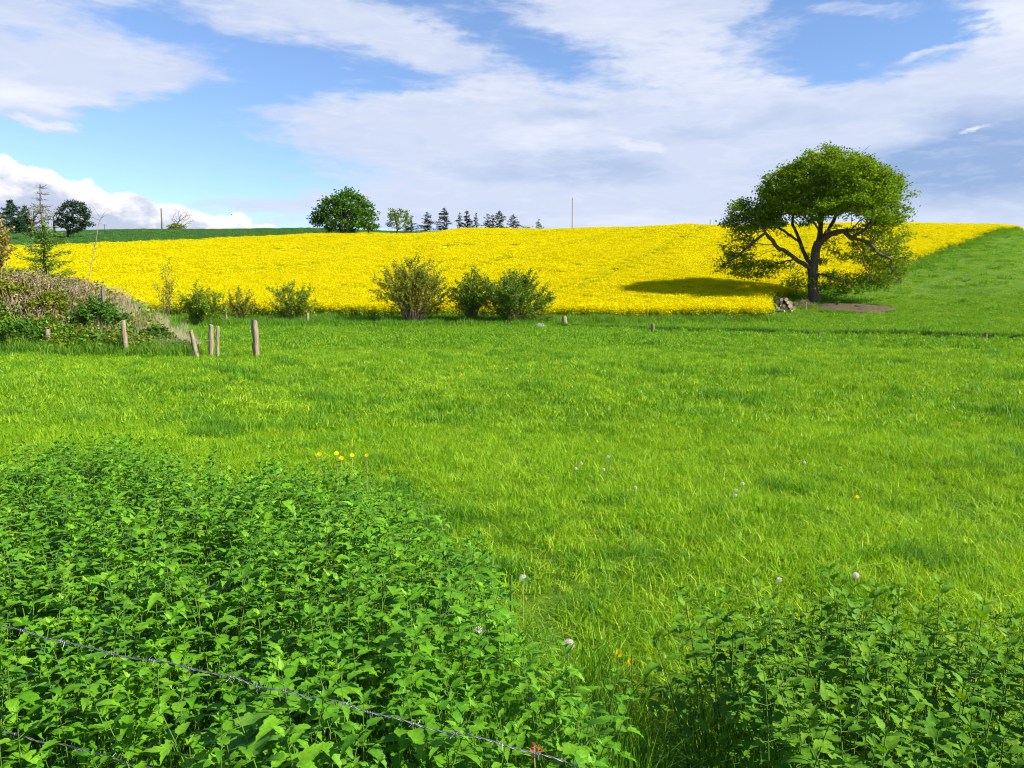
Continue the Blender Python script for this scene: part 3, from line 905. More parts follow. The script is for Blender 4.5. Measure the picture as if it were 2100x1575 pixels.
# ------------------------------------------------------------------ trees
def colonize(nodes, parent, attr, step, infl, kill, iters=120, trop=(0, 0, .0), jit=.12):
    nodes = [np.array(n, float) for n in nodes]; parent = list(parent)
    attr = np.array(attr, float)
    best = np.full(len(attr), 1e9); bi = np.zeros(len(attr), int)
    def update(i0):
        nonlocal best, bi
        arr = np.array(nodes[i0:])
        if not len(arr) or not len(attr): return
        d = np.linalg.norm(attr[:, None] - arr[None], axis=2)
        k = d.argmin(1); dm = d[np.arange(len(attr)), k]
        better = dm < best
        best = np.where(better, dm, best); bi = np.where(better, k + i0, bi)
    update(0)
    for _ in range(iters):
        act = best < infl
        if not act.any(): break
        i0 = len(nodes)
        ids = bi[act]; dirs = unit(attr[act] - np.array(nodes)[ids])
        for u in np.unique(ids):
            v = dirs[ids == u].mean(0) + np.array(trop) + rng.normal(0, jit, 3)
            nodes.append(nodes[u] + unit(v) * step); parent.append(int(u))
        update(i0)
        keep = best > kill
        attr, best, bi = attr[keep], best[keep], bi[keep]
        if not len(attr) or len(nodes) > 9000: break
    return np.array(nodes), np.array(parent)
def thicken(nodes, parent, r0, pw=2.3, rmax=None):
    n = len(nodes); acc = np.zeros(n); kids = np.zeros(n, int)
    for i in range(1, n): kids[parent[i]] += 1
    r = np.zeros(n)
    for i in range(n - 1, -1, -1):
        r[i] = max(acc[i], r0 ** pw) ** (1 / pw)
        if parent[i] >= 0: acc[parent[i]] += r[i] ** pw
    if rmax: r = np.minimum(r, rmax)
    return r, kids
def skeleton_mesh(mb, nodes, parent, r, m=0, wiggle=0.0):
    n = len(nodes); ch = [[] for _ in range(n)]
    for i in range(n):
        if parent[i] >= 0: ch[parent[i]].append(i)
    starts = [(0, None)]
    while starts:
        i, p = starts.pop()
        chain = [i] if p is None else [p, i]
        while ch[i]:
            c = sorted(ch[i], key=lambda q: -r[q])
            for q in c[1:]: starts.append((q, i))
            i = c[0]; chain.append(i)
        if len(chain) < 2: continue
        P = nodes[chain]; rr = r[chain].copy()
        if p is not None: rr[0] = min(rr[0], rr[1] * 1.15)
        sides = 9 if rr.max() > .2 else 6 if rr.max() > .05 else 4 if rr.max() > .02 else 3
        V, Q = tube(P, rr, sides); mb.add(V, Q, m)
def poly_nodes(lines, step):
    """lines: list of (parent_node_index or (line, point index), points): returns nodes/parents"""
    nodes, par, ends = [], [], []
    for start, pts in lines:
        pts = [np.array(p, float) for p in pts]
        if start is None:
            nodes.append(pts[0]); par.append(-1); cur = 0
        else:
            arr = np.array(nodes); cur = int(np.linalg.norm(arr - pts[0], axis=1).argmin())
        for p in pts[1:]:
            a = nodes[cur].copy(); L = np.linalg.norm(p - a); k = max(1, int(round(L / step)))
            for q in range(1, k + 1):
                nodes.append(a + (p - a) * q / k + (rng.normal(0, step * .08, 3) if q < k else 0)); par.append(cur); cur = len(nodes) - 1
    return nodes, par

def leaf_clusters(tips, per, rad, L, Wd, up=.6, flat=.55):
    n = len(tips) * per
    P = np.repeat(tips, per, 0) + rng.normal(0, 1, (n, 3)) * np.array((rad, rad, rad * flat))
    return rand_cards(P, L, Wd, up)

def build_oak():
    Y = 81.0
    base = ground_at(1668, Y); base[2] -= .1
    def q(px, py, dy=0.0): return at(px, py, Y + dy)
    root = empty('oak_tree', base, 'large spreading oak with open crown standing at the corner of the yellow field', 'tree')
    E = [(1692, 436, 121, 131, 8.2), (1625, 405, 68, 66, 6), (1775, 425, 68, 80, 6.0), (1694, 440, 120, 62, 8.2), (1524, 452, 32, 46, 2.2), (1512, 515, 32, 40, 2.4),
         (1590, 445, 60, 30, 4), (1805, 500, 50, 55, 4), (1825, 540, 36, 32, 2.6), (1545, 548, 62, 22, 3), (1495, 545, 26, 22, 2), (1800, 572, 34, 26, 2.4), (1725, 582, 52, 24, 2.6), (1640, 578, 30, 12, 1.6), (1740, 520, 70, 18, 4)]
    wts = np.array([15, 2.0, 2.5, 2.5, 1.2, 1.0, 1.4, 2.0, 1.2, 1.3, .5, .8, 1.0, .25, .7])
    cen = np.array([q(px, py) for px, py, *_ in E]); s = Y / F
    rad = .965 * np.array([(rx * s, d, ry * s) for _, _, rx, ry, d in E])
    pts = []
    want = 5600
    while len(pts) < want:
        k = rng.choice(len(E), p=wts / wts.sum())
        p = cen[k] + rad[k] * rand_unit(1)[0] * rng.random() ** .4
        inside = (1 - (((p - cen) / rad) ** 2).sum(1)).max()
        px_ = 1050 + p[0] / p[1] * F
        if inside > .72 and rng.random() < .75: continue
        if k == 0 and p[2] < cen[0][2] - 1.5: continue
        # hollow underside of the main dome, where the limbs show
        py_ = 628 - (p[2] - EYE) / p[1] * F
        if 1565 < px_ < 1775 and 438 < py_ < 530 and rng.random() < .95: continue
        # foliage hangs in flat plates: a spray of points round each place
        m_ = int(rng.integers(4, 11))
        pts.extend(p + rng.normal(0, 1, (m_, 3)) * np.array((.52, .52, .26)))
    pts = np.array(pts)
    fork = q(1667, 552)
    lines = [(None, [base, q(1668, 600), q(1667, 575), fork]),
             (0, [fork, q(1630, 530, -1), q(1590, 503, -2), q(1565, 470, -2.5), q(1545, 452, -2.5)]),
             (0, [q(1590, 503, -2), q(1550, 500, -3.0), q(1520, 480, -3)]),
             (0, [q(1565, 478, -2.5), q(1530, 510, -2), q(1505, 530, -2)]),
             (0, [fork, q(1650, 520, 1), q(1640, 495, 2), q(1625, 460, 3), q(1628, 420, 4)]),
             (0, [q(1640, 495, 2), q(1600, 470, 4), q(1580, 440, 5)]),
             (0, [fork, q(1672, 520, 0), q(1682, 480, 0), q(1683, 440, -1), q(1670, 390, -2), q(1680, 350, -2)]),
             (0, [q(1682, 480, 0), q(1668, 450, -3), q(1650, 410, -5)]),
             (0, [q(1677, 500, 0), q(1700, 470, 3), q(1722, 430, 4), q(1740, 390, 4)]),
             (0, [q(1680, 496, 0), q(1703, 480, -1.5), q(1730, 474, -2.5), q(1745, 488, -3), q(1780, 496, -3.5), q(1802, 520, -3.5), q(1828, 532, -3.5)]),
             (0, [q(1745, 490, -3), q(1775, 470, -4), q(1800, 440, -4)]),
             (0, [q(1745, 490, -3), q(1765, 515, -4), q(1775, 550, -4), q(1790, 575, -4)]),
             (0, [q(1669, 565), q(1690, 562, -1), q(1720, 572, -2)]),
             (0, [q(1630, 530, -1), q(1600, 540, -2), q(1555, 545, -3)]),
             (0, [q(1683, 440, -1), q(1720, 440, -5), q(1745, 420, -6)]),
             (0, [q(1710, 487, -2), q(1760, 470, 2), q(1800, 470, 3.5)])]
    nodes, par = poly_nodes(lines, .55)
    nodes, par = colonize(nodes, par, pts, .40, 5.0, .46, 90, (0, 0, .04))
    r, kids = thicken(nodes, par, .017, 1.97)
    r = r * (.56 / r[0])
    r = np.maximum(r, .013)
    h = nodes[:, 2] - base[2]
    trunk_zone = (np.abs(nodes[:, 0] - base[0]) < 1.0) & (h < 3.6)
    r = np.where(trunk_zone & (r > .35), .50 + .32 * np.exp(-h / .5), r)
    nodes = nodes - base
    big = MB(); skeleton_mesh(big, nodes, par, r)
    link('trunk', big.mesh('oak_trunk', [M['bark']], True), root)
    tips = nodes[(kids == 0) | ((kids == 1) & (r < .022) & (rng.random(len(nodes)) < .5))]
    ins = (1 - (((tips[:, None] + base - cen[None]) / rad[None]) ** 2).sum(2)).max(1)
    tips = tips[ins > -.14]
    hi = tips[:, 2] + base[2] > at(1668, 468, Y)[2]
    V1, Q1 = leaf_clusters(tips[hi], 58, .38, .24, .17, .8, .5)
    V2, Q2 = leaf_clusters(tips[~hi], 25, .36, .23, .16, .7, .45)
    V, Q = np.vstack([V1, V2]), np.vstack([Q1, Q2 + len(V1)])
    link('crown', mesh('oak_crown', V, [Q], [M['oak']]), root)
    print('OAK', len(nodes), len(tips))
build_oak()

def simple_tree(name, px, pybase, pytop, Y, ells, label, cat, mat, bark, n_attr=500, per=16, leaf=.4, step=.7, group=None, spread=.55, r0=.03, trunk_r=None):
    """ells: (dx px, py, rx, ry, depth m)"""
    base = ground_at(px, Y); base[2] -= .1
    root = empty(name, base, label, cat, group)
    s = Y / F
    cen = np.array([at(px + dx, py, Y) for dx, py, *_ in ells]); rad = np.array([(rx * s, d, ry * s) for _, _, rx, ry, d in ells])
    vol = np.array([a[2] * a[3] for a in ells], float)
    pts = []
    while len(pts) < n_attr:
        k = rng.choice(len(ells), p=vol / vol.sum())
        p = cen[k] + rad[k] * rand_unit(1)[0] * rng.random() ** .33
        inside = (1 - (((p - cen) / rad) ** 2).sum(1)).max()
        if inside > .7 and rng.random() < .6: continue
        pts.append(p)
    top = at(px, pytop, Y)
    mid = base + (top - base) * .45; mid[0] = base[0]
    nodes, par = poly_nodes([(None, [base, mid])], step)
    nodes, par = colonize(nodes, par, np.array(pts), step, 40, step * 1.3, 80, (0, 0, .05))
    r, kids = thicken(nodes, par, r0)
    if trunk_r: r = np.maximum(r * (trunk_r / r[0]), r0 * .6)
    nodes = nodes - base
    mb = MB(); skeleton_mesh(mb, nodes, par, r)
    link('trunk', mb.mesh(name + '_trunk', [bark], True), root)
    tips = nodes[(kids == 0) | (rng.random(len(nodes)) < .25) & (r < r0 * 2)]
    if per:
        V, Q = leaf_clusters(tips, per, spread, leaf, leaf * .7)
        link('crown', mesh(name + '_crown', V, [Q], [mat]), root)
    return root

# the two trees of the skyline with leaves
simple_tree('broadleaf_tree', 705, 476, 392, 235, [(5, 430, 52, 36, 7), (-22, 445, 36, 28, 6), (28, 440, 34, 30, 6), (12, 408, 32, 18, 5), (-50, 452, 14, 16, 4), (0, 458, 52, 18, 7)],
            'broad dense green tree on the skyline above the upper edge of the yellow field', 'tree', M['round'], M['bark_d'], 1500, 34, .75, 1.0, spread=.8, r0=.05, trunk_r=.5)
simple_tree('broadleaf_shrub', 760, 474, 458, 236, [(0, 464, 18, 9, 2.5)], 'low green bush at the right foot of the broad skyline tree', 'shrub', M['round'], M['bark_d'], 120, 30, .6, .8, r0=.04, spread=.4)
simple_tree('hawthorn_tree', 818, 472, 430, 245, [(0, 450, 21, 20, 3.2), (-12, 440, 9, 12, 2), (8, 438, 12, 10, 2.4), (-16, 458, 9, 12, 2)],
            'small pale green tree beside the row of dark conifers', 'tree', M['hawthorn'], M['bark_d'], 330, 26, .55, .8, spread=.45, r0=.04, trunk_r=.25)

def conifer(px, pytop, Y, hw, mat, label, group=None, pyb=None, name='conifer_tree', dens=1.0, ragged=.35, bare=.1, cat='tree', branch_step=.5):
    base = ground_at(px, Y); base[2] -= .2
    if pyb is not None: base[2] = at(px, pyb, Y)[2]
    topz = at(px, pytop, Y)[2]; h = topz - base[2]
    root = empty(name, base, label, cat, group)
    mb = MB()
    zs = np.linspace(0, h, 9)
    V, Q = tube(np.stack([rng.normal(0, .04, 9), rng.normal(0, .04, 9), zs], -1), np.linspace(max(.06, h * .016), .02, 9), 6); mb.add(V, Q, 0)
    lf = MB(); wid = hw * Y / F
    z = h * bare
    while z < h * .97:
        s = (z / h - bare) / (1 - bare)
        rr = wid * (1 - s) ** .8 + .12
        for k in range(int(rng.integers(3, 6))):
            a = rng.uniform(0, 6.28); L = rr * rng.uniform(1 - ragged, 1 + ragged * .55)
            d = np.array((math.cos(a), math.sin(a), rng.uniform(-.35, .1)))
            tip_up = rng.uniform(0, .25)
            P0 = np.array((0, 0, z)); tt = np.linspace(0, 1, 5)[:, None]
            line = P0 + d * L * tt + np.array((0, 0, 1)) * tip_up * L * tt ** 2
            V, Q = tube(line, np.linspace(.035, .01, 5) * max(1, h / 10), 3); mb.add(V, Q, 0)
            n = max(4, int(L * 9 * dens))
            f = rng.random(n) ** .7
            P = P0 + d * (L * f)[:, None] + np.array((0, 0, 1)) * (tip_up * L * f ** 2)[:, None] + rng.normal(0, .07 + L * .05, (n, 3)) * np.array((1, 1, .5))
            D = d * .7 + rand_unit(n) * .8 + np.array((0, 0, -.25))
            V, Q = cards(P, D, rand_unit(n) + np.array((0, 0, 1)), max(.28, h * .045) * rng.uniform(.7, 1.3, n), max(.12, h * .018)); lf.add(V, Q, 0)
        z += branch_step * rng.uniform(.7, 1.3) * max(.7, h / 12)
    n = 14
    P = np.stack([rng.normal(0, .05, n), rng.normal(0, .05, n), rng.uniform(h * .88, h, n)], -1)
    V, Q = cards(P, rand_unit(n) + np.array((0, 0, .6)), rand_unit(n), h * .04, h * .015); lf.add(V, Q, 0)
    link('trunk', mb.mesh(name + '_trunk', [M['bark_d']]), root)
    link('crown', lf.mesh(name + '_crown', [mat]), root)
    return root
ROW = 'dark conifers in a row on the skyline'
for px, pt, Y, hw, lab in (
        (838, 432, 300, 9, 'dark conifer peeping out just right of the pale small tree, leftmost of the row'),
        (848, 441, 300, 9, 'short dark conifer second from the left end of the skyline row'),
        (879, 434, 302, 16, 'broad squat dark conifer standing alone third in the skyline row'),
        (913, 425, 298, 15, 'tallest pointed dark conifer, standing alone left of the middle of the row'),
        (944, 436, 302, 9, 'narrow dark conifer at the left of the tight middle group of three'),
        (959, 431, 300, 12, 'dark conifer in the centre of the tight middle group of three'),
        (977, 436, 303, 6, 'very slim dark conifer at the right of the tight middle group of three'),
        (1001, 437, 300, 12, 'dark conifer at the left of the right-hand group of the row'),
        (1011, 439, 304, 8, 'short dark conifer wedged between the two taller ones of the right-hand group'),
        (1025, 430, 298, 15, 'tall ragged dark conifer with spreading boughs in the right-hand group of the row'),
        (1053, 438, 302, 14, 'lopsided dark conifer standing alone towards the right end of the row'),
        (1104, 449, 300, 9, 'small dull green conifer standing by itself at the far right of the row')):
    conifer(px, pt, Y, hw * 1.2, M['needle2'] if px > 1090 else M['needle'], lab, ROW, ragged=.75, dens=3.6, pyb=476, branch_step=.62)
simple_tree('skyline_shrub', 1080, 474, 462, 300, [(0, 467, 14, 5, 3)], 'low grey green scrub on the skyline between the last two conifers', 'shrub', M['hawthorn'], M['twig'], 60, 9, .6, .9, r0=.03, spread=.4)

# trees on the skyline at the far left
simple_tree('conifer_tree', 152, 477, 412, 235, [(0, 440, 30, 26, 4.5), (2, 424, 20, 14, 3.5), (0, 460, 36, 14, 5)],
            'dark bushy evergreen at the right end of the far left skyline trees', 'tree', M['needle'], M['bark_d'], 560, 40, .6, .9, spread=.5, r0=.05, trunk_r=.35)
conifer(40, 408, 235, 34, M['needle2'], 'tall bluish green conifer at the far left edge of the skyline', None, 480, dens=4.5, branch_step=.42)
conifer(68, 420, 240, 22, M['needle2'], 'shorter bluish conifer leaning out beside the tall one at far left', None, 480, dens=4.5, branch_step=.42)
simple_tree('bare_tree', 80, 478, 415, 238, [(0, 440, 26, 22, 4)], 'half bare greyish tree between the far left conifers', 'tree', M['hawthorn'], M['twig'], 620, 6, .4, .7, spread=.4, r0=.04, trunk_r=.3)
simple_tree('bare_tree', 125, 478, 418, 239, [(0, 445, 16, 22, 3)], 'thin greyish twiggy tree just left of the dark bushy evergreen', 'tree', M['hawthorn'], M['twig'], 420, 6, .4, .7, spread=.4, r0=.04, trunk_r=.3)
# leafless bush with a green ivy foot, by the left pole
bt = simple_tree('bare_tree', 374, 472, 433, 318, [(0, 450, 25, 18, 4.5)], 'leafless rounded bush with a mossy green foot beside the left utility pole', 'tree', M['hawthorn'], M['twig'], 700, 0, .4, .8, r0=.045, trunk_r=.25)
n = 700
P = rand_unit(n) * np.array((3.8, 2.5, 1.5)) * rng.random((n, 1)) ** .4 + np.array((-.4, 0, 1.6))
V, Q = rand_cards(P, .6, .4); link('foliage', mesh('bush_foliage', V, [Q], [M['shrub_o']]), bt)

# young spruce rising from the bank
def young_spruce():
    Y = 33.0; base = ground_at(103, Y); base[2] -= .1
    root = empty('young_spruce', base, 'thin young spruce with a bare top rising from the overgrown bank at left', 'tree')
    top = at(101, 378, Y)[2] - base[2]
    mb, lf = MB(), MB()
    zs = np.linspace(0, top, 12)
    P = np.stack([np.interp(zs, [0, top], [0, -.05]) + rng.normal(0, .015, 12), rng.normal(0, .015, 12), zs], -1)
    V, Q = tube(P, np.linspace(.075, .014, 12), 6); mb.add(V, Q)
    for z in np.concatenate([np.linspace(.5, top * .62, 13), np.linspace(top * .7, top * .97, 6)]):
        s = z / top; leafy = s < .66
        for k in range(6 if leafy else 5):
            a = rng.uniform(0, 6.28); L = (1.35 * (1 - s * .9) + .12) * rng.uniform(.5, 1.1) if leafy else .42 * (1.25 - s) * 2.2 * rng.uniform(.6, 1.1)
            d = np.array((math.cos(a), math.sin(a), rng.uniform(-.25, .15) if leafy else rng.uniform(-.3, .35)))
            tt = np.linspace(0, 1, 5)[:, None]
            line = np.array((0, 0, z)) + d * L * tt + np.array((0, 0, .25 * L)) * tt ** 2
            V, Q = tube(line, np.linspace(.013, .006, 5), 3); mb.add(V, Q)
            for q in range(3 if not leafy else 1):
                f = rng.uniform(.35, 1); c = np.array((0, 0, z)) + d * L * f + np.array((0, 0, .25 * L)) * f * f
                V, Q = tube(np.array([c, c + (rand_unit(1)[0] * np.array((1, 1, .5))) * .16]), (.006, .004), 3); mb.add(V, Q)
            if leafy and rng.random() < (.95 if .12 < s < .6 else .5):
                n = int(46 * L)
                f = rng.random(n) ** .8
                Pp = np.array((0, 0, z)) + d * (L * f)[:, None] + np.array((0, 0, 1)) * (.25 * L * f ** 2)[:, None] + rng.normal(0, .05, (n, 3))
                V, Q = cards(Pp, d + rand_unit(n) * .7, rand_unit(n) + np.array((0, 0, .8)), .14, .045); lf.add(V, Q)
    n = 380      # ivy green up the stem
    z = rng.uniform(top * .1, top * .68, n)
    V, Q = rand_cards(np.stack([rng.normal(0, .10, n), rng.normal(0, .10, n), z], -1), .13, .08); lf.add(V, Q)
    link('trunk', mb.mesh('spruce_trunk', [M['twig']]), root)
    link('crown', lf.mesh('spruce_crown', [M['needle_y']]), root)
young_spruce()

# ------------------------------------------------------------------ shrubs
def shrub(name, px, Y, pytop, hwpx, label, mat, stems=40, leaves=40, leaf=.16, fan=1.0, stemmat=None, cat='shrub', group=None, low=.15, twig_r=.018, lw=.55, pyb=None, sub=4):
    base = ground_at(px, Y) if pyb is None else at(px, pyb, Y)
    base = base - np.array((0, 0, .06))
    hgt = at(px, pytop, Y)[2] - base[2]; wd = hwpx * Y / F
    root = empty(name, base, label, cat, group)
    st, lf = MB(), MB()
    for k in range(stems):
        a = rng.uniform(0, 6.28); o = rng.random() ** .6
        hh = hgt * rng.uniform(.7, 1.04) * math.sqrt(max(.12, 1 - .72 * o * o))
        end = np.array((math.cos(a) * wd * o * fan, math.sin(a) * wd * o * fan * .8, hh))
        b0 = np.array((math.cos(a), math.sin(a), 0)) * rng.uniform(0, .22) * wd
        tt = np.linspace(0, 1, 7)[:, None]
        bend = rng.normal(0, .05 * hgt, 3) * np.array((1, 1, .3))
        line = b0 + (end - b0) * np.concatenate([tt ** 1.25, tt ** 1.25, tt ** .85], 1) + bend * np.sin(tt * math.pi)
        V, Q = tube(line, np.linspace(twig_r, twig_r * .3, 7), 4); st.add(V, Q)
        paths = [line]
        for q in range(sub):
            f = rng.uniform(.3, .9); i = f * 6; i0 = int(i)
            c = line[i0] + (line[min(6, i0 + 1)] - line[i0]) * (i - i0)
            d = unit((end - b0) / np.linalg.norm(end - b0) + rand_unit(1)[0] * .7)
            L = hgt * rng.uniform(.1, .25)
            sub_ = c + d * L * np.linspace(0, 1, 4)[:, None]
            V, Q = tube(sub_, np.linspace(twig_r * .4, twig_r * .15, 4), 3); st.add(V, Q)
            paths.append(sub_)
        for pth in paths:
            n = max(2, int(leaves / (1 + sub) * rng.uniform(.6, 1.4)))
            f = low + (1 - low) * rng.random(n); idx = f * (len(pth) - 1); i0 = np.minimum(idx.astype(int), len(pth) - 2)
            P = pth[i0] + (pth[i0 + 1] - pth[i0]) * (idx - i0)[:, None] + rng.normal(0, leaf * .35, (n, 3))
            V, Q = rand_cards(P, leaf, leaf * lw, .4, np.array((0, 0, .35))); lf.add(V, Q)
    link('stems', st.mesh(name + '_stems', [stemmat or M['twig']]), root)
    link('foliage', lf.mesh(name + '_foliage', [mat]), root)
    return root
shrub('hedge_shrub', 850, 65.0, 524, 92, 'tall olive rounded shrub with many upright stems, left of the pair in the hedge line', M['shrub_o'], 120, 120, .16, 1.0, low=.25, twig_r=.022)
shrub('hedge_shrub', 968, 65.0, 548, 46, 'narrower green shrub pressed against the left side of the broad dark one', M['shrub'], 60, 130, .16)
shrub('hedge_shrub', 1056, 64.5, 546, 92, 'broad dark green shrub, rightmost in the hedge line', M['shrub'], 120, 150, .16, low=.12)
shrub('hedge_shrub', 1110, 64.0, 635, 40, 'low green growth at the right foot of the broad dark shrub', M['shrub'], 36, 30, .15)
shrub('hedge_shrub', 604, 66.0, 572, 60, 'loose dark green shrub with arching twigs, standing alone right of two small ones', M['shrub'], 50, 110, .15)
shrub('hedge_shrub', 497, 66.5, 586, 34, 'smallest upright green shrub between two wider ones', M['shrub_o'], 34, 80, .14)
shrub('hedge_shrub', 415, 62.0, 584, 56, 'low dense dark shrub at the foot of the tall airy sapling', M['shrub'], 60, 130, .15)
shrub('sapling', 345, 60.0, 540, 26, 'airy yellowish green sapling standing behind the dry grass of the bank', M['shrub_o'], 14, 60, .15, .8, low=.2, cat='sapling')
shrub('hedge_shrub', 1690, 92.0, 555, 60, 'pale green scrub behind the oak at the edge of the yellow field', M['oak'], 26, 40, .2)
shrub('hedge_shrub', 1835, 97.0, 525, 28, 'dark little shrub on the field edge right of the oak', M['shrub'], 30, 40, .18)
shrub('golden_shrub', -4, 31.0, 428, 40, 'golden yellow shrub cut by the left edge of the photo', M['golden'], 40, 70, .14, low=.1, stemmat=M['twig'])

def bare_sapling():
    Y = 31.0; base = ground_at(182, Y)
    root = empty('bare_sapling', base, 'thin leafless pale sapling leaning right of the young spruce', 'sapling')
    st = MB(); pts = [at(182, 575, Y), at(188, 540, Y), at(196, 500, Y), at(203, 455, Y), at(212, 440, Y)]
    P = np.array([base] + pts) - base
    V, Q = tube(P, np.linspace(.022, .006, len(P)), 5); st.add(V, Q)
    link('stem', st.mesh('sapling_stem', [M['dry']]), root)
    tw = MB()
    for k in range(26):
        f = rng.uniform(.35, .98); i = f * (len(P) - 1); i0 = int(i)
        c = P[i0] + (P[i0 + 1] - P[i0]) * (i - i0)
        d = unit(np.array((rng.normal(0, .7), rng.normal(0, .5), rng.uniform(.3, 1))))
        V, Q = tube(c + d * rng.uniform(.15, .55) * np.linspace(0, 1, 4)[:, None], np.linspace(.007, .003, 4), 3); tw.add(V, Q)
    link('twigs', tw.mesh('sapling_twigs', [M['twig']]), root)
bare_sapling()

# ------------------------------------------------------------------ overgrown bank
def build_bank():
    dry = [blade_mesh('dry_blades', M['dry'], 90, .4, .5, 1.1, .018, .45, 3, (.55, -.2)) for _ in range(5)]
    dead = []
    for _ in range(4):
        mb = MB(); n = 60
        P = np.stack([rng.uniform(-.5, .5, n), rng.uniform(-.5, .5, n), np.zeros(n)], -1)
        V, Q = cards(P, rand_unit(n) * .35 + np.array((0, 0, 1)), rand_unit(n), rng.uniform(.4, 1.0, n), .035); mb.add(V, Q)
        n = 90
        P = np.stack([rng.uniform(-.5, .5, n), rng.uniform(-.5, .5, n), rng.uniform(.2, .85, n)], -1)
        V, Q = rand_cards(P, .10, .06); mb.add(V, Q)
        dead.append(mb.mesh('dead_stalks', [M['dead']]))
    grn = [blade_mesh('bank_blades', M['verge'], 130, .45, .2, .6, .025, .5, 2) for _ in range(4)]
    leafy = []
    for mt in ('bramble', 'bramble', 'shrub', 'shrub_o', 'verge'):
        mb = MB(); n = 190
        P = rand_unit(n) * np.array((.5, .5, .42)) * rng.random((n, 1)) ** .4 + np.array((0, 0, .32))
        V, Q = rand_cards(P, .13, .09, .7); mb.add(V, Q, 0)
        n = 14; V, Q = cards(rand_unit(n) * .2, rand_unit(n) + np.array((0, 0, .9)), rand_unit(n), .7, .012); mb.add(V, Q, 1)
        leafy.append(mb.mesh('bank_leaves', [M[mt], M['dead']]))
    coll = source_collection('bank_source', dry + dead + grn + leafy)
    def put(name, x, y, i, s, label, cat):
        o = scatter(name, np.stack([x, y, H(x, y) - .02], -1), rots(len(x), .12), np.repeat(s[:, None], 3, 1), i, coll)
        tag(o, label, cat, kind='stuff')
    n = 480
    px = rng.uniform(150, 400, n); Y = rng.normal(30.6, .9, n)
    put('dry_grass', (px - 1050) / F * Y, Y, rng.integers(0, 5, n), rng.uniform(.5, 1.0, n) * np.interp(px, [150, 300, 400], [.9, 1, .6]), 'straw coloured dry grass leaning down the right shoulder of the bank', 'dry grass')
    n = 340
    px = np.concatenate([rng.uniform(-500, 0, 100), rng.uniform(0, 260, n - 100)]); Y = rng.normal(30.6, .8, n)
    put('dead_stalks', (px - 1050) / F * Y, Y, rng.integers(5, 9, n), rng.uniform(.5, 1.0, n), 'reddish brown dead stalks over the upper part of the bank', 'dead stalks')
    n = 700
    px = rng.uniform(-500, 400, n); Y = np.concatenate([rng.normal(28.2, .6, n // 2), rng.normal(33.5, 1.5, n - n // 2)])
    put('bank_grass', (px - 1050) / F * Y, Y, rng.integers(9, 13, n), rng.uniform(.6, 1.2, n), 'rough green grass along the foot and the back of the overgrown bank', 'grass')
    n = 900
    px = np.concatenate([rng.uniform(-400, 400, 560), rng.uniform(-300, 340, 340)]); Y = np.concatenate([28.1 + np.abs(rng.normal(0, .9, 560)), rng.normal(30.4, .9, 340)])
    put('undergrowth', (px - 1050) / F * Y, Y, np.where(np.arange(n) < 560, rng.integers(13, 18, n), rng.integers(15, 18, n)), rng.uniform(.5, 1.15, n) * np.interp(px, [300, 400], [1, .6]), 'leafy green undergrowth covering the lower face of the bank', 'undergrowth')
build_bank()
for px, Y, pt, hw, mt, lab in (
        (60, 28.6, 655, 70, 'bramble', 'green bramble low on the bank at its left, with the darkest hollow under it'),
        (-60, 28.8, 640, 70, 'golden', 'yellowish green bramble cut by the left edge at the foot of the bank'),
        (165, 28.4, 690, 52, 'shrub', 'dark green bramble in the middle of the foot of the bank'),
        (205, 29.6, 610, 60, 'bramble', 'fresh green bramble half way up the bank, below the pale grass'),
        (315, 29.3, 668, 46, 'bramble', 'green bramble between the bank and the leaning fence posts'),
        (110, 30.0, 600, 55, 'shrub_o', 'brownish olive bramble in the upper middle of the bank'),
        (20, 30.3, 572, 60, 'shrub_o', 'brownish olive bramble on the crest of the bank at its left')):
    shrub('bramble_bush', px, Y, pt, hw, lab, M[mt], 60, 130, .12, 1.0, M['dead'], 'bramble', None, .1, .009)
for px, pt in ((20, 545), (70, 560), (130, 566)):
    pass

# ------------------------------------------------------------------ posts and fences
def post(px, pytop, pybase, Y, wpx, label, mat, group=None, lean=0.0, cap=True, name='fence_post', sides=7):
    b = at(px, pybase, Y); b[2] = min(b[2], float(H(b[0], Y)) - .05) if pytop < 690 or True else b[2]
    t_ = at(px + lean, pytop, Y)
    r = wpx * Y / F / 2
    d = t_ - b
    mb = MB()
    s = np.linspace(0, 1, 7)[:, None]
    P = d * s + rng.normal(0, r * .12, (7, 3)) * (s * (1 - s) * 4)
    rr = r * (1 + rng.normal(0, .05, 7)); rr[-1] *= .9
    capped(mb, P, rr, sides, 0, 0)
    facet = rng.uniform(.72, 1.18, sides); ax = unit(d)
    for V_ in mb.V:
        rel = V_ - b * 0; along = rel @ ax; core = along[:, None] * ax; off = rel - core
        k_ = np.arange(len(V_)) % sides
        V_[:] = core + off * facet[k_][:, None] + ax * ((along > np.linalg.norm(d) * .98) * rng.uniform(-.06, .03, len(V_)))[:, None]
    o = link(name, mb.mesh(name, [mat]), None, b)
    return tag(o, label, 'post', group)
GL, GR = 'posts by the overgrown bank', 'posts of the far pasture fence'
post(258, 656, 705, 27.6, 9, 'pale straight post standing at the foot of the bank, leftmost of its fence', M['wood'], GL, -5)
post(405, 677, 727, 27.3, 9, 'short pale post leaning to the left, next to a knotted stump', M['wood'], GL, -14)
post(431, 666, 698, 28.2, 10, 'short thick post hanging above the grass between two thin posts', M['wood'], GL, 2)
post(446, 670, 729, 27.6, 7, 'thin upright post between the thick short one and the tall one', M['wood'], GL, 1)
post(527, 657, 733, 27.2, 13, 'tallest weathered post standing alone at the right end of the left fence', M['wood'], GL, -5)
post(1161, 648, 674, 62.0, 9, 'weathered post just right of the broad dark shrub', M['wood'], GR, -4)
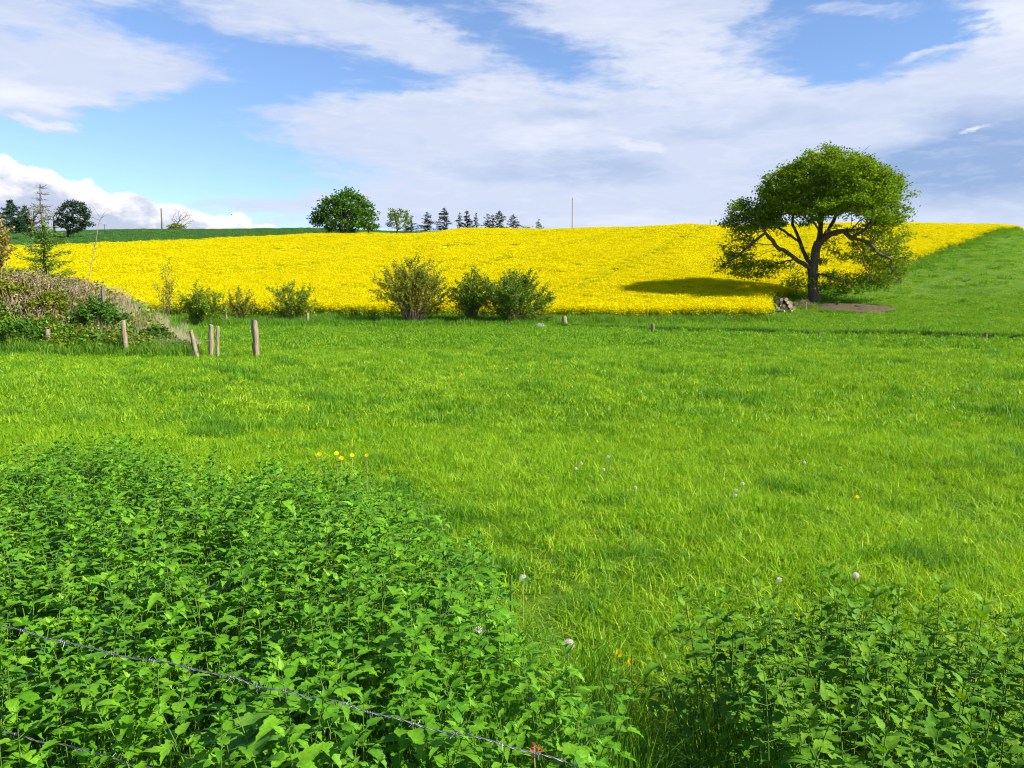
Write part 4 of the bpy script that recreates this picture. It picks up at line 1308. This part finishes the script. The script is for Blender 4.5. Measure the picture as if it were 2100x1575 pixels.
post(1338, 664, 690, 50.5, 6, 'grey post standing in the pasture below the yellow field', M['wood_dk'], GR)
post(1507, 681, 697, 46.5, 4, 'short dark post sticking out of the grass line below the log pile', M['wood_dk'], GR)
post(1678, 681, 700, 44.0, 4, 'thin short post in the grass line below the bare soil', M['wood_dk'], GR, 2)
post(1865, 690, 705, 42.0, 3, 'barely visible thin stake in the grass line near the right edge', M['wood_dk'], GR)
post(2015, 684, 713, 40.0, 8, 'tallest dark post of the far pasture fence, nearest the right edge', M['wood_dk'], GR, 6)
post(631, 640, 657, 64.0, 5, 'small post under the loose dark green shrub', M['wood'], GR)
post(463, 633, 648, 64.0, 5, 'small pale stake between two small hedge shrubs', M['wood'], GR)
post(1652, 618, 634, 76.0, 4, 'little pale stake in front of the oak trunk', M['wood'], None)
post(210, 587, 622, 29.8, 7, 'whitish old stake half hidden in the dry grass of the bank', M['wood_dk'], None)
post(97, 672, 705, 28.0, 12, 'broken pale stump showing through the brambles of the bank', M['wood'], None)
post(467, 481, 492, 248.0, 6, 'white marker stake on the dark green field', M['white'], None, 0, name='marker_post', sides=6)

def wire(name, pts, r, label):
    mb = MB(); P = []
    for a, b in zip(pts[:-1], pts[1:]):
        s = np.linspace(0, 1, 9)[:, None]; a, b = np.array(a), np.array(b)
        q = a + (b - a) * s; q[:, 2] -= (np.linalg.norm(b - a) * .015) * (4 * s * (1 - s))[:, 0]
        P.append(q[:-1])
    P.append(np.array(pts[-1])[None])
    V, Q = tube(np.concatenate(P), r, 4); mb.add(V, Q)
    return tag(link(name, mb.mesh(name, [M['wire']])), label, 'wire')
wire('fence_wire', [at(398, 700, 27.3), at(446, 696, 27.6), at(526, 682, 27.2)], .006, 'slack wire strung between the leaning post and the tall post at left')
wire('fence_wire', [at(255, 688, 27.6), at(400, 702, 27.3)], .005, 'wire from the pale straight post to the leaning post')

def build_barbed(name, pts, label, seed):
    r_ = np.random.default_rng(seed)
    pts = np.array(pts); L = np.linalg.norm(pts[-1] - pts[0]); n = int(L / .006)
    s = np.linspace(0, 1, n)
    P = np.stack([np.interp(s, np.linspace(0, 1, len(pts)), pts[:, k]) for k in range(3)], -1)
    P[:, 2] += .004 * np.sin(s * 37) + .003 * np.sin(s * 91 + 1)
    T = unit(pts[-1] - pts[0]); A = unit(np.cross(T, (0, 0, 1.0))); B = np.cross(T, A)
    mb = MB()
    for ph in (0, math.pi):
        th = s * L / .030 * 2 * math.pi / 2 + ph
        V, Q = tube(P + .0016 * (np.cos(th)[:, None] * A + np.sin(th)[:, None] * B), .00135, 5); mb.add(V, Q)
    root = tag(link(name, mb.mesh(name, [M['steel']], True)), label, 'barbed wire')
    d = .05
    while d < L:
        i = int(d / L * (n - 1)); c = P[i]
        b = MB(); th0 = r_.uniform(0, 6.28)
        k = 26; u = np.linspace(0, 1, k)         # the barb wire wound round the strand, its ends sticking out
        th = th0 + u * 2 * math.pi * 2.2
        coil = c + T * ((u - .5) * .016)[:, None] + .0036 * (np.cos(th)[:, None] * A + np.sin(th)[:, None] * B)
        e0 = coil[0] + (np.cos(th[0] - 1.3) * A + np.sin(th[0] - 1.3) * B) * .014 - T * .003
        e1 = coil[-1] + (np.cos(th[-1] + 1.3) * A + np.sin(th[-1] + 1.3) * B) * .014 + T * .003
        V, Q = tube(np.vstack([e0, coil, e1]), .0009, 4); b.add(V, Q)
        u2 = th0 + math.pi / 2
        for sg in (1, -1):
            dd = sg * (math.cos(u2) * A + math.sin(u2) * B)
            V, Q = tube(np.stack([c + T * .004 * sg, c + dd * .017 + T * .006 * sg]), (.0009, .0006), 4); b.add(V, Q)
        link('barb', b.mesh('barb', [M['steel']]), root)
        d += r_.uniform(.085, .125)
build_barbed('barbed_wire', [at(-330, 1222, 2.26), at(0, 1287, 2.18), at(450, 1385, 2.08), at(760, 1459, 2.0), at(1215, 1577, 1.90), at(1700, 1715, 1.78)], 'upper barbed wire strand crossing the nettles from the left edge to the bottom', 3)
build_barbed('barbed_wire', [at(-330, 1428, 2.26), at(0, 1497, 2.18), at(330, 1580, 2.10), at(760, 1700, 2.0), at(1215, 1840, 1.90)], 'lower barbed wire strand cutting the bottom left corner', 4)

# ------------------------------------------------------------------ poles on the skyline
def pole(px, pytop, Y, r, label, mat, cross=False, pyb=None):
    b = ground_at(px, Y); b[2] -= .3
    h = at(px, pytop, Y)[2] - b[2]
    root = empty('utility_pole', b, label, 'utility pole')
    mb = MB(); capped(mb, np.array([(0, 0, 0), (0, 0, h * .5), (0, 0, h)]), (r * 1.2, r, r * .8), 10)
    link('mast', mb.mesh('mast', [mat], True), root)
    if cross:
        mb = MB(); capped(mb, np.array([(-1.1, 0, h - .7), (1.1, 0, h - .7)]), .09, 4)
        link('crossarm', mb.mesh('crossarm', [mat]), root)
    mb = MB(); capped(mb, np.array([(0, -r, h - .15), (0, -r - .02, h + .25)]), (.05, .08), 8)
    capped(mb, np.array([(-.25, 0, h - .4), (.25, 0, h - .4)]), .03, 6)
    link('insulator', mb.mesh('insulator', [M['white']]), root)
pole(343, 427, 317, .28, 'dark utility pole left of the leafless bush on the left skyline', M['pole'])
pole(1172, 405, 262, .22, 'tall grey utility pole alone on the skyline above the middle of the yellow field', M['concrete'])
pole(1450, 449, 262, .12, 'distant short utility pole on the skyline left of the oak', M['pole'])
pole(227, 458, 330, .16, 'distant small utility pole with a crossarm right of the far left trees', M['pole'], True)

# ------------------------------------------------------------------ by the oak: logs, brush, stone
def build_logs():
    c = ground_at(1603, 76.0)
    cells = [(k, 0) for k in range(6)] + [(k + .5, 1) for k in range(5)] + [(k + 1, 2) for k in range(4)] + [(1.6, 3), (2.7, 3)]
    lab = {0: 'bottom course', 1: 'second course', 2: 'third course', 3: 'top course'}
    side = ['left end', 'second from left', 'middle left', 'middle right', 'second from right', 'right end']
    cnt = {}
    for k, row in cells:
        i = cnt.get(row, 0); cnt[row] = i + 1
        r = rng.uniform(.15, .20); L = rng.uniform(1.0, 1.4)
        mb = MB(); yaw = rng.normal(0, .16)
        capped(mb, np.array([(0, -L / 2, 0), (0, 0, .01), (0, L / 2, 0)]), (r, r * 1.03, r * .95), 10, 0, 1)
        o = link('cut_log', mb.mesh('cut_log', [M['logbark'], M['cut']]))
        x = c[0] - .95 + k * .37 + rng.normal(0, .02)
        o.location = (x, c[1] + rng.normal(0, .08), float(H(x, c[1])) + .17 + row * .30)
        o.rotation_euler = (rng.normal(0, .05), 0, yaw)
        row_n = {0: 6, 1: 5, 2: 4, 3: 2}[row]
        where = ('left end' if i == 0 else 'right end' if i == row_n - 1 else ['', 'second from the left', 'third from the left', 'fourth from the left', 'fifth from the left'][i])
        tag(o, f'cut log at the {where}, {lab[row]} of the pile by the oak', 'log', 'logs stacked beside the oak')
    for j, (dx, dy, a, t) in enumerate(((-.9, -1.3, .9, 'pale log lying loose in front of the left of the log pile'), (.35, -1.25, -.5, 'pale log lying loose in front of the right of the log pile'))):
        mb = MB(); capped(mb, np.array([(0, -.6, 0), (0, .6, 0)]), (.13, .12), 10, 0, 1)
        o = link('loose_log', mb.mesh('loose_log', [M['wood'], M['cut']]))
        x, y = c[0] + dx, c[1] + dy
        o.location = (x, y, float(H(x, y)) + .13); o.rotation_euler = (0, 0, a)
        tag(o, t, 'log')
    # brush heap
    b = ground_at(1640, 78.0); mb = MB()
    for k in range(240):
        a = rng.uniform(0, 6.28); rr = rng.random() ** .5
        p = np.array((math.cos(a) * 1.3 * rr, math.sin(a) * .9 * rr, rng.uniform(0, 1.15) * (1 - rr * .7)))
        d = rand_unit(1)[0] * np.array((1, 1, .6)); L = rng.uniform(.3, .8)
        V, Q = tube(np.stack([p - d * L / 2, p + rng.normal(0, .05, 3), p + d * L / 2]), (.018, .016, .008), 3); mb.add(V, Q)
    tag(link('brush_heap', mb.mesh('brush_heap', [M['dead']]), None, b), 'brown heap of cut brush between the log pile and the oak trunk', 'brush heap')
    s = ground_at(1108, 60.5) - np.array((0, 0, .12)); mb = MB()
    th = np.linspace(0, 2 * math.pi, 14, endpoint=False)
    for i in range(6):
        ph0, ph1 = i / 6 * math.pi / 2, (i + 1) / 6 * math.pi / 2
        rings = []
        for ph in (ph0, ph1):
            rings.append(np.stack([.55 * np.cos(th) * math.cos(ph) * (1 + .12 * np.sin(3 * th)), .35 * np.sin(th) * math.cos(ph), np.full(14, .42 * math.sin(ph)) + .03 * np.sin(5 * th) - .02], -1))
        V = np.concatenate(rings); k = np.arange(14); mb.add(V, np.stack([k, (k + 1) % 14, 14 + (k + 1) % 14, 14 + k], -1))
    tag(link('boulder', mb.mesh('boulder', [M['stone']]), None, s), 'pale grey stone lying in the grass in front of the broad dark shrub', 'stone')
build_logs()

# ------------------------------------------------------------------ meadow flowers and broad leaves
def seed_head_mesh(r):
    mb = MB(); n = 420
    D = rand_unit(n)
    V, Q = cards(D * r * .35, D, rand_unit(n), r * .65, r * .05); mb.add(V, Q, 0)
    for j in range(2):     # little parasols of hairs at the tips
        S1 = unit(np.cross(D, rand_unit(n)))
        V, Q = cards(D * r * .88 - S1 * r * .14, S1 + D * .1, D, r * .34, r * .045); mb.add(V, Q, 0)
    n = 60; D = rand_unit(n)
    V, Q = cards(D * r * .05, D, rand_unit(n), r * .25, r * .12); mb.add(V, Q, 1)
    return mb.mesh('seed_head', [M['seed'], M['seedcore']])
def half_head_mesh(r):
    mb = MB(); n = 300
    D = rand_unit(n); D = D[D[:, 2] > -.15]
    D[:, 2] *= .5; D = unit(D); n = len(D)
    V, Q = cards(D * r * .2, D, rand_unit(n), r * .7, r * .12); mb.add(V, Q, 0)
    V, Q = rand_cards(D * r * .85 * np.array((1, 1, .7)), r * .25, r * .2); mb.add(V, Q, 0)
    return mb.mesh('seed_head', [M['seed']])
def flower_mesh(r):
    mb = MB()
    for ring, (n, up, L) in enumerate(((26, .15, 1.0), (22, .5, .8), (16, .9, .55))):
        a = np.arange(n) * 2 * math.pi / n + ring * .1
        D = np.stack([np.cos(a), np.sin(a), np.full(n, up)], -1)
        V, Q = cards(np.zeros((n, 3)), D, np.array((0, 0, 1.0)) + 0 * D, r * L, r * .22); mb.add(V, Q)
    return mb.mesh('flower_head', [M['petal']])
SEED, HALF, FLOW = seed_head_mesh(1.0), half_head_mesh(1.0), flower_mesh(1.0)
def dandelion(px, py, Y, r, label, kind='seed', sx=0.0, group=None):
    c = at(px, py, Y)
    b = np.array((c[0] + sx, c[1] + .02, float(H(c[0], c[1])) - .02))
    mb = MB(); s = np.linspace(0, 1, 6)[:, None]
    P = (c - b) * s + np.array((sx * -.3, 0, 0)) * np.sin(s * math.pi)
    V, Q = tube(P, .0022 if Y < 6 else .003, 5); mb.add(V, Q)
    o = link('dandelion', mb.mesh('dandelion_stem', [M['dstem']]), None, b)
    tag(o, label, 'dandelion', group)
    h = link('seed_head' if kind != 'flower' else 'flower_head', {'seed': SEED, 'half': HALF, 'flower': FLOW}[kind], o, c - b)
    h.scale = (r, r, r); h.rotation_euler = (rng.normal(0, .2), rng.normal(0, .2), rng.uniform(0, 6)) if kind != 'flower' else (rng.uniform(.35, 1.0), rng.normal(0, .35), 0)
    return o
dandelion(1166, 1322, 3.3, .028, 'roundest white dandelion clock standing above the edge of the nettles', 'seed', -.03)
dandelion(982, 1291, 2.75, .022, 'flattened white dandelion head among the nettles, left of the round clock', 'half', .02)
dandelion(1073, 1187, 4.0, .025, 'white dandelion clock on a long pale stem beside a big drooping leaf', 'seed', 0)
dandelion(1755, 1180, 4.5, .021, 'white dandelion clock alone in the pasture behind the right nettle bed', 'seed', .02)
dandelion(1598, 1189, 4.5, .018, 'flat white dandelion head in the grass left of the lone clock', 'half', 0)
for px, py, Y, lab in ((1247, 937, 8.3, 'small white dandelion clock in mid pasture, topmost of a loose group of four'),
                       (1192, 951, 8.2, 'small white dandelion clock in mid pasture, second of the loose group'),
                       (1181, 961, 7.8, 'small white dandelion clock in mid pasture, leftmost of the loose group'),
                       (1238, 963, 7.8, 'small white dandelion clock on a bent stem in mid pasture beside a yellow flower'),
                       (1303, 1000, 7.0, 'lone small white dandelion clock in mid pasture above an orange yellow flower'),
                       (1523, 992, 7.1, 'small white dandelion clock topping a cluster of three in mid pasture'),
                       (1510, 1006, 7.0, 'middle small dandelion clock of a cluster of three in mid pasture'),
                       (1508, 1016, 6.9, 'lowest small dandelion clock of a cluster of three in mid pasture'),
                       (1650, 949, 8.2, 'tiny white dandelion clock in the pasture right of the cluster of three'),
                       (1964, 798, 14.5, 'tiny white dandelion clock far up the pasture near the right edge'),
                       (1038, 756, 17.5, 'tiny white dandelion clock far up the middle of the pasture'),
                       (75, 765, 16.5, 'tiny white dandelion clock far up the pasture near the left edge')):
    dandelion(px, py, Y, .018, lab, 'seed', float(rng.normal(0, .02)))
yl = [(655, 932, 5.9, 'yellow flower head at the top edge of the nettles, leftmost of the bright cluster'), (690, 930, 5.9, 'yellow flower head second from the left in the cluster above the nettles'),
      (700, 940, 5.9, 'yellow flower head lowest in the cluster above the nettles'), (722, 934, 6.4, 'yellow flower head fourth from the left in the cluster above the nettles'), (752, 934, 7.0, 'yellow flower head at the right end of the cluster above the nettles'),
      (1268, 1340, 3.4, 'yellow dandelion flower right of the round white clock'), (1293, 1358, 3.4, 'orange yellow dandelion flower just below another, right of the round clock'),
      (1720, 1312, 3.0, 'yellow flower at the left of the few in the right nettle bed'), (1737, 1325, 2.9, 'yellow flower at the middle of the few in the right nettle bed'), (1876, 1330, 2.9, 'yellow flower at the right of the few in the right nettle bed'),
      (1290, 1029, 6.9, 'orange yellow flower below the lone small clock in mid pasture'), (1260, 962, 8.0, 'yellow flower beside the bent dandelion clock in mid pasture'), (1758, 1019, 7.0, 'yellow flower in the pasture right of the dark grass clump'),
      (1872, 812, 14.5, 'yellow flower beside the tiny clock far up the pasture'), (720, 787, 16, 'yellow flower far up the pasture, above the left nettle bed')]
for px, py, Y, lab in yl:
    o = dandelion(px, py, Y, .023 if 920 < py < 945 else .021, lab, 'flower')
    if 'dandelion' not in lab: o.name = 'meadow_flower'; o['category'] = 'flower'
for k in range(60):        # buttercups scattered over the pasture
    x, y = sample_trapezoid(1, 5, 22, .9, .66, 0)
    x, y = float(x[0]), float(y[0])
    if in_poly(BED_L, np.array(x), np.array(y)) or in_poly(BED_R, np.array(x), np.array(y)): continue
    b = np.array((x, y, float(H(x, y)))); hgt = rng.uniform(.13, .22)
    if k == 0:
        mb = MB(); V, Q = tube(np.array([(0, 0, -.05), (.005, 0, .1), (0, 0, .2)]), .0016, 4); mb.add(V, Q)
        cup0 = link('buttercup', mb.mesh('buttercup_stem', [M['dstem']])); cupf = link('flower_head', FLOW, cup0, (0, 0, .2)); cupf.scale = (.012,) * 3
        o = cup0
    else:
        o = cup0.copy(); COL.objects.link(o); f = cupf.copy(); COL.objects.link(f); f.parent = o
    o.location = b; o.scale = (1, 1, hgt / .2); o.rotation_euler = (0, 0, rng.uniform(0, 6))
    tag(o, 'tiny yellow buttercup scattered in the pasture grass', 'buttercup', 'buttercups scattered in the pasture')

def broad_plant(name, px, py, Y, n, L, label, wide=.7, up=(.2, .9), mat='bramble'):
    c = at(px, py, Y); b = np.array((c[0], Y, float(H(c[0], Y))))
    root = empty(name, b, label, 'plant')
    hz = c[2] - b[2]
    for k in range(n):
        l = L * rng.uniform(.75, 1.15)
        V, Q = ovate_leaf(l, l * wide, rng.uniform(.3, 1.0), rng.uniform(.1, .3), 12, .05)
        V[:, 2] += .012 * np.sin(V[:, 1] / l * 16) * (np.abs(V[:, 0]) > 1e-4)
        a = k * 2.4 + rng.normal(0, .3)
        V = rotz(rotx(V, rng.uniform(*up)), a) + np.array((0, 0, hz * rng.uniform(.6, 1.0))) + rotz(np.array((0, .05, 0)), a)
        mb = MB(); mb.add(V, Q); link('leaf', mb.mesh('broad_leaf', [M[mat]], True), root)
    mb = MB(); V, Q = tube(np.array([(0, 0, -.02), (0, 0, hz * .5), (0, 0, hz)]), .008, 6); mb.add(V, Q); link('stem', mb.mesh('broad_stem', [M['nettle_stem']]), root)
broad_plant('dock_plant', 455, 1545, 2.02, 6, .19, 'pale green plant with large crinkled leaves at the bottom, in front of the nettles', .85, (.3, 1.1), 'dock')
broad_plant('dock_plant', 1048, 1178, 3.75, 4, .14, 'bluish green large leaf plant drooping behind the long stemmed clock', .6, (.1, .5), 'dock')
broad_plant('dock_plant', 905, 1400, 2.7, 5, .15, 'broad leaved plant among the nettles left of the round clock', .7, (.3, .9), 'nettle')

broad_plant('dock_plant', 255, 1180, 3.2, 5, .14, 'broad leaved plant with paler leaves inside the left nettle bed', .6, (.3, .9), 'dock')
broad_plant('dock_plant', 1200, 1500, 2.35, 5, .13, 'low broad leaved plant in the grass gap beside the wire end', .62, (.2, .8), 'dock')
# grass growing among the nettles and in the gap between the two beds
def build_tall_grass():
    src = [blade_mesh('tall_blades', M['grass_dark'], 34, .10, .25, .62, .006, .45, 4) for _ in range(5)]
    src += [blade_mesh('tall_blades', M['verge'], 30, .10, .25, .55, .006, .5, 4) for _ in range(4)]
    coll = source_collection('tall_source', src)
    X, Y, Sx = [], [], []
    n = 300; x = rng.uniform(-.3, .45, n); y = rng.uniform(1.75, 3.0, n); X.append(x); Y.append(y); Sx.append(rng.uniform(.5, .95, n))
    n = 520; x = rng.uniform(-.1, 3.2, n); y = rng.uniform(1.7, 4.2, n); k = in_poly(BED_R, x, y); X.append(x[k]); Y.append(y[k]); Sx.append(rng.uniform(.6, 1.0, k.sum()))
    n = 260; x = rng.uniform(-3, .3, n); y = rng.uniform(2.0, 3.4, n); k = in_poly(BED_L, x, y); X.append(x[k]); Y.append(y[k]); Sx.append(rng.uniform(.6, 1.0, k.sum()))
    x, y, s = map(np.concatenate, (X, Y, Sx)); n = len(x)
    o = scatter('tall_grass', np.stack([x, y, H(x, y) - .01], -1), rots(n, .12), np.repeat(s[:, None], 3, 1), rng.integers(0, len(src), n), coll)
    tag(o, 'long loose grass growing through and between the nettle beds', 'grass', kind='stuff')
build_tall_grass()

def sorrel():
    c = at(1095, 1540, 2.05); b = np.array((c[0], c[1], float(H(c[0], c[1]))))
    mb = MB(); V, Q = tube(np.array([(0, 0, 0), (.01, 0, .3), c - b]), .002, 4); mb.add(V, Q)
    o = tag(link('sorrel', mb.mesh('sorrel_stem', [M['dstem']]), None, b), 'rusty red withered flower head beside the upper barbed wire at the bottom', 'flower')
    n = 34; P = (c - b) + rng.normal(0, .008, (n, 3)); V, Q = rand_cards(P, .013, .008)
    link('flower_head', mesh('sorrel_head', V, [Q], [M['rust']]), o)
sorrel()

def bird():
    c = at(475, 441, 150)
    o = empty('bird', c, 'small dark bird flying in front of the low white cloud', 'bird')
    mb = MB()
    P = np.array([(-.16, 0, 0), (-.08, 0, .01), (.05, 0, .015), (.14, 0, .02), (.19, 0, .015)])
    V, Q = tube(P, (.012, .04, .055, .035, .008), 8); mb.add(V, Q)
    for sg in (1, -1):
        V = np.array([(-.05, 0, .03), (.08, 0, .03), (.07, sg * .2, .14), (-.03, sg * .2, .13), (-.10, sg * .42, .07)])
        mb.add(V, [(0, 1, 2, 3)]); mb.add(V, [(3, 2, 4)])
    mb.add(np.array([(-.14, 0, 0), (-.28, .05, 0), (-.28, -.05, 0)]), [(0, 1, 2)])
    link('body', mb.mesh('bird_body', [M['bird']], True), o)
    o.rotation_euler = (.3, .1, .6)
bird()
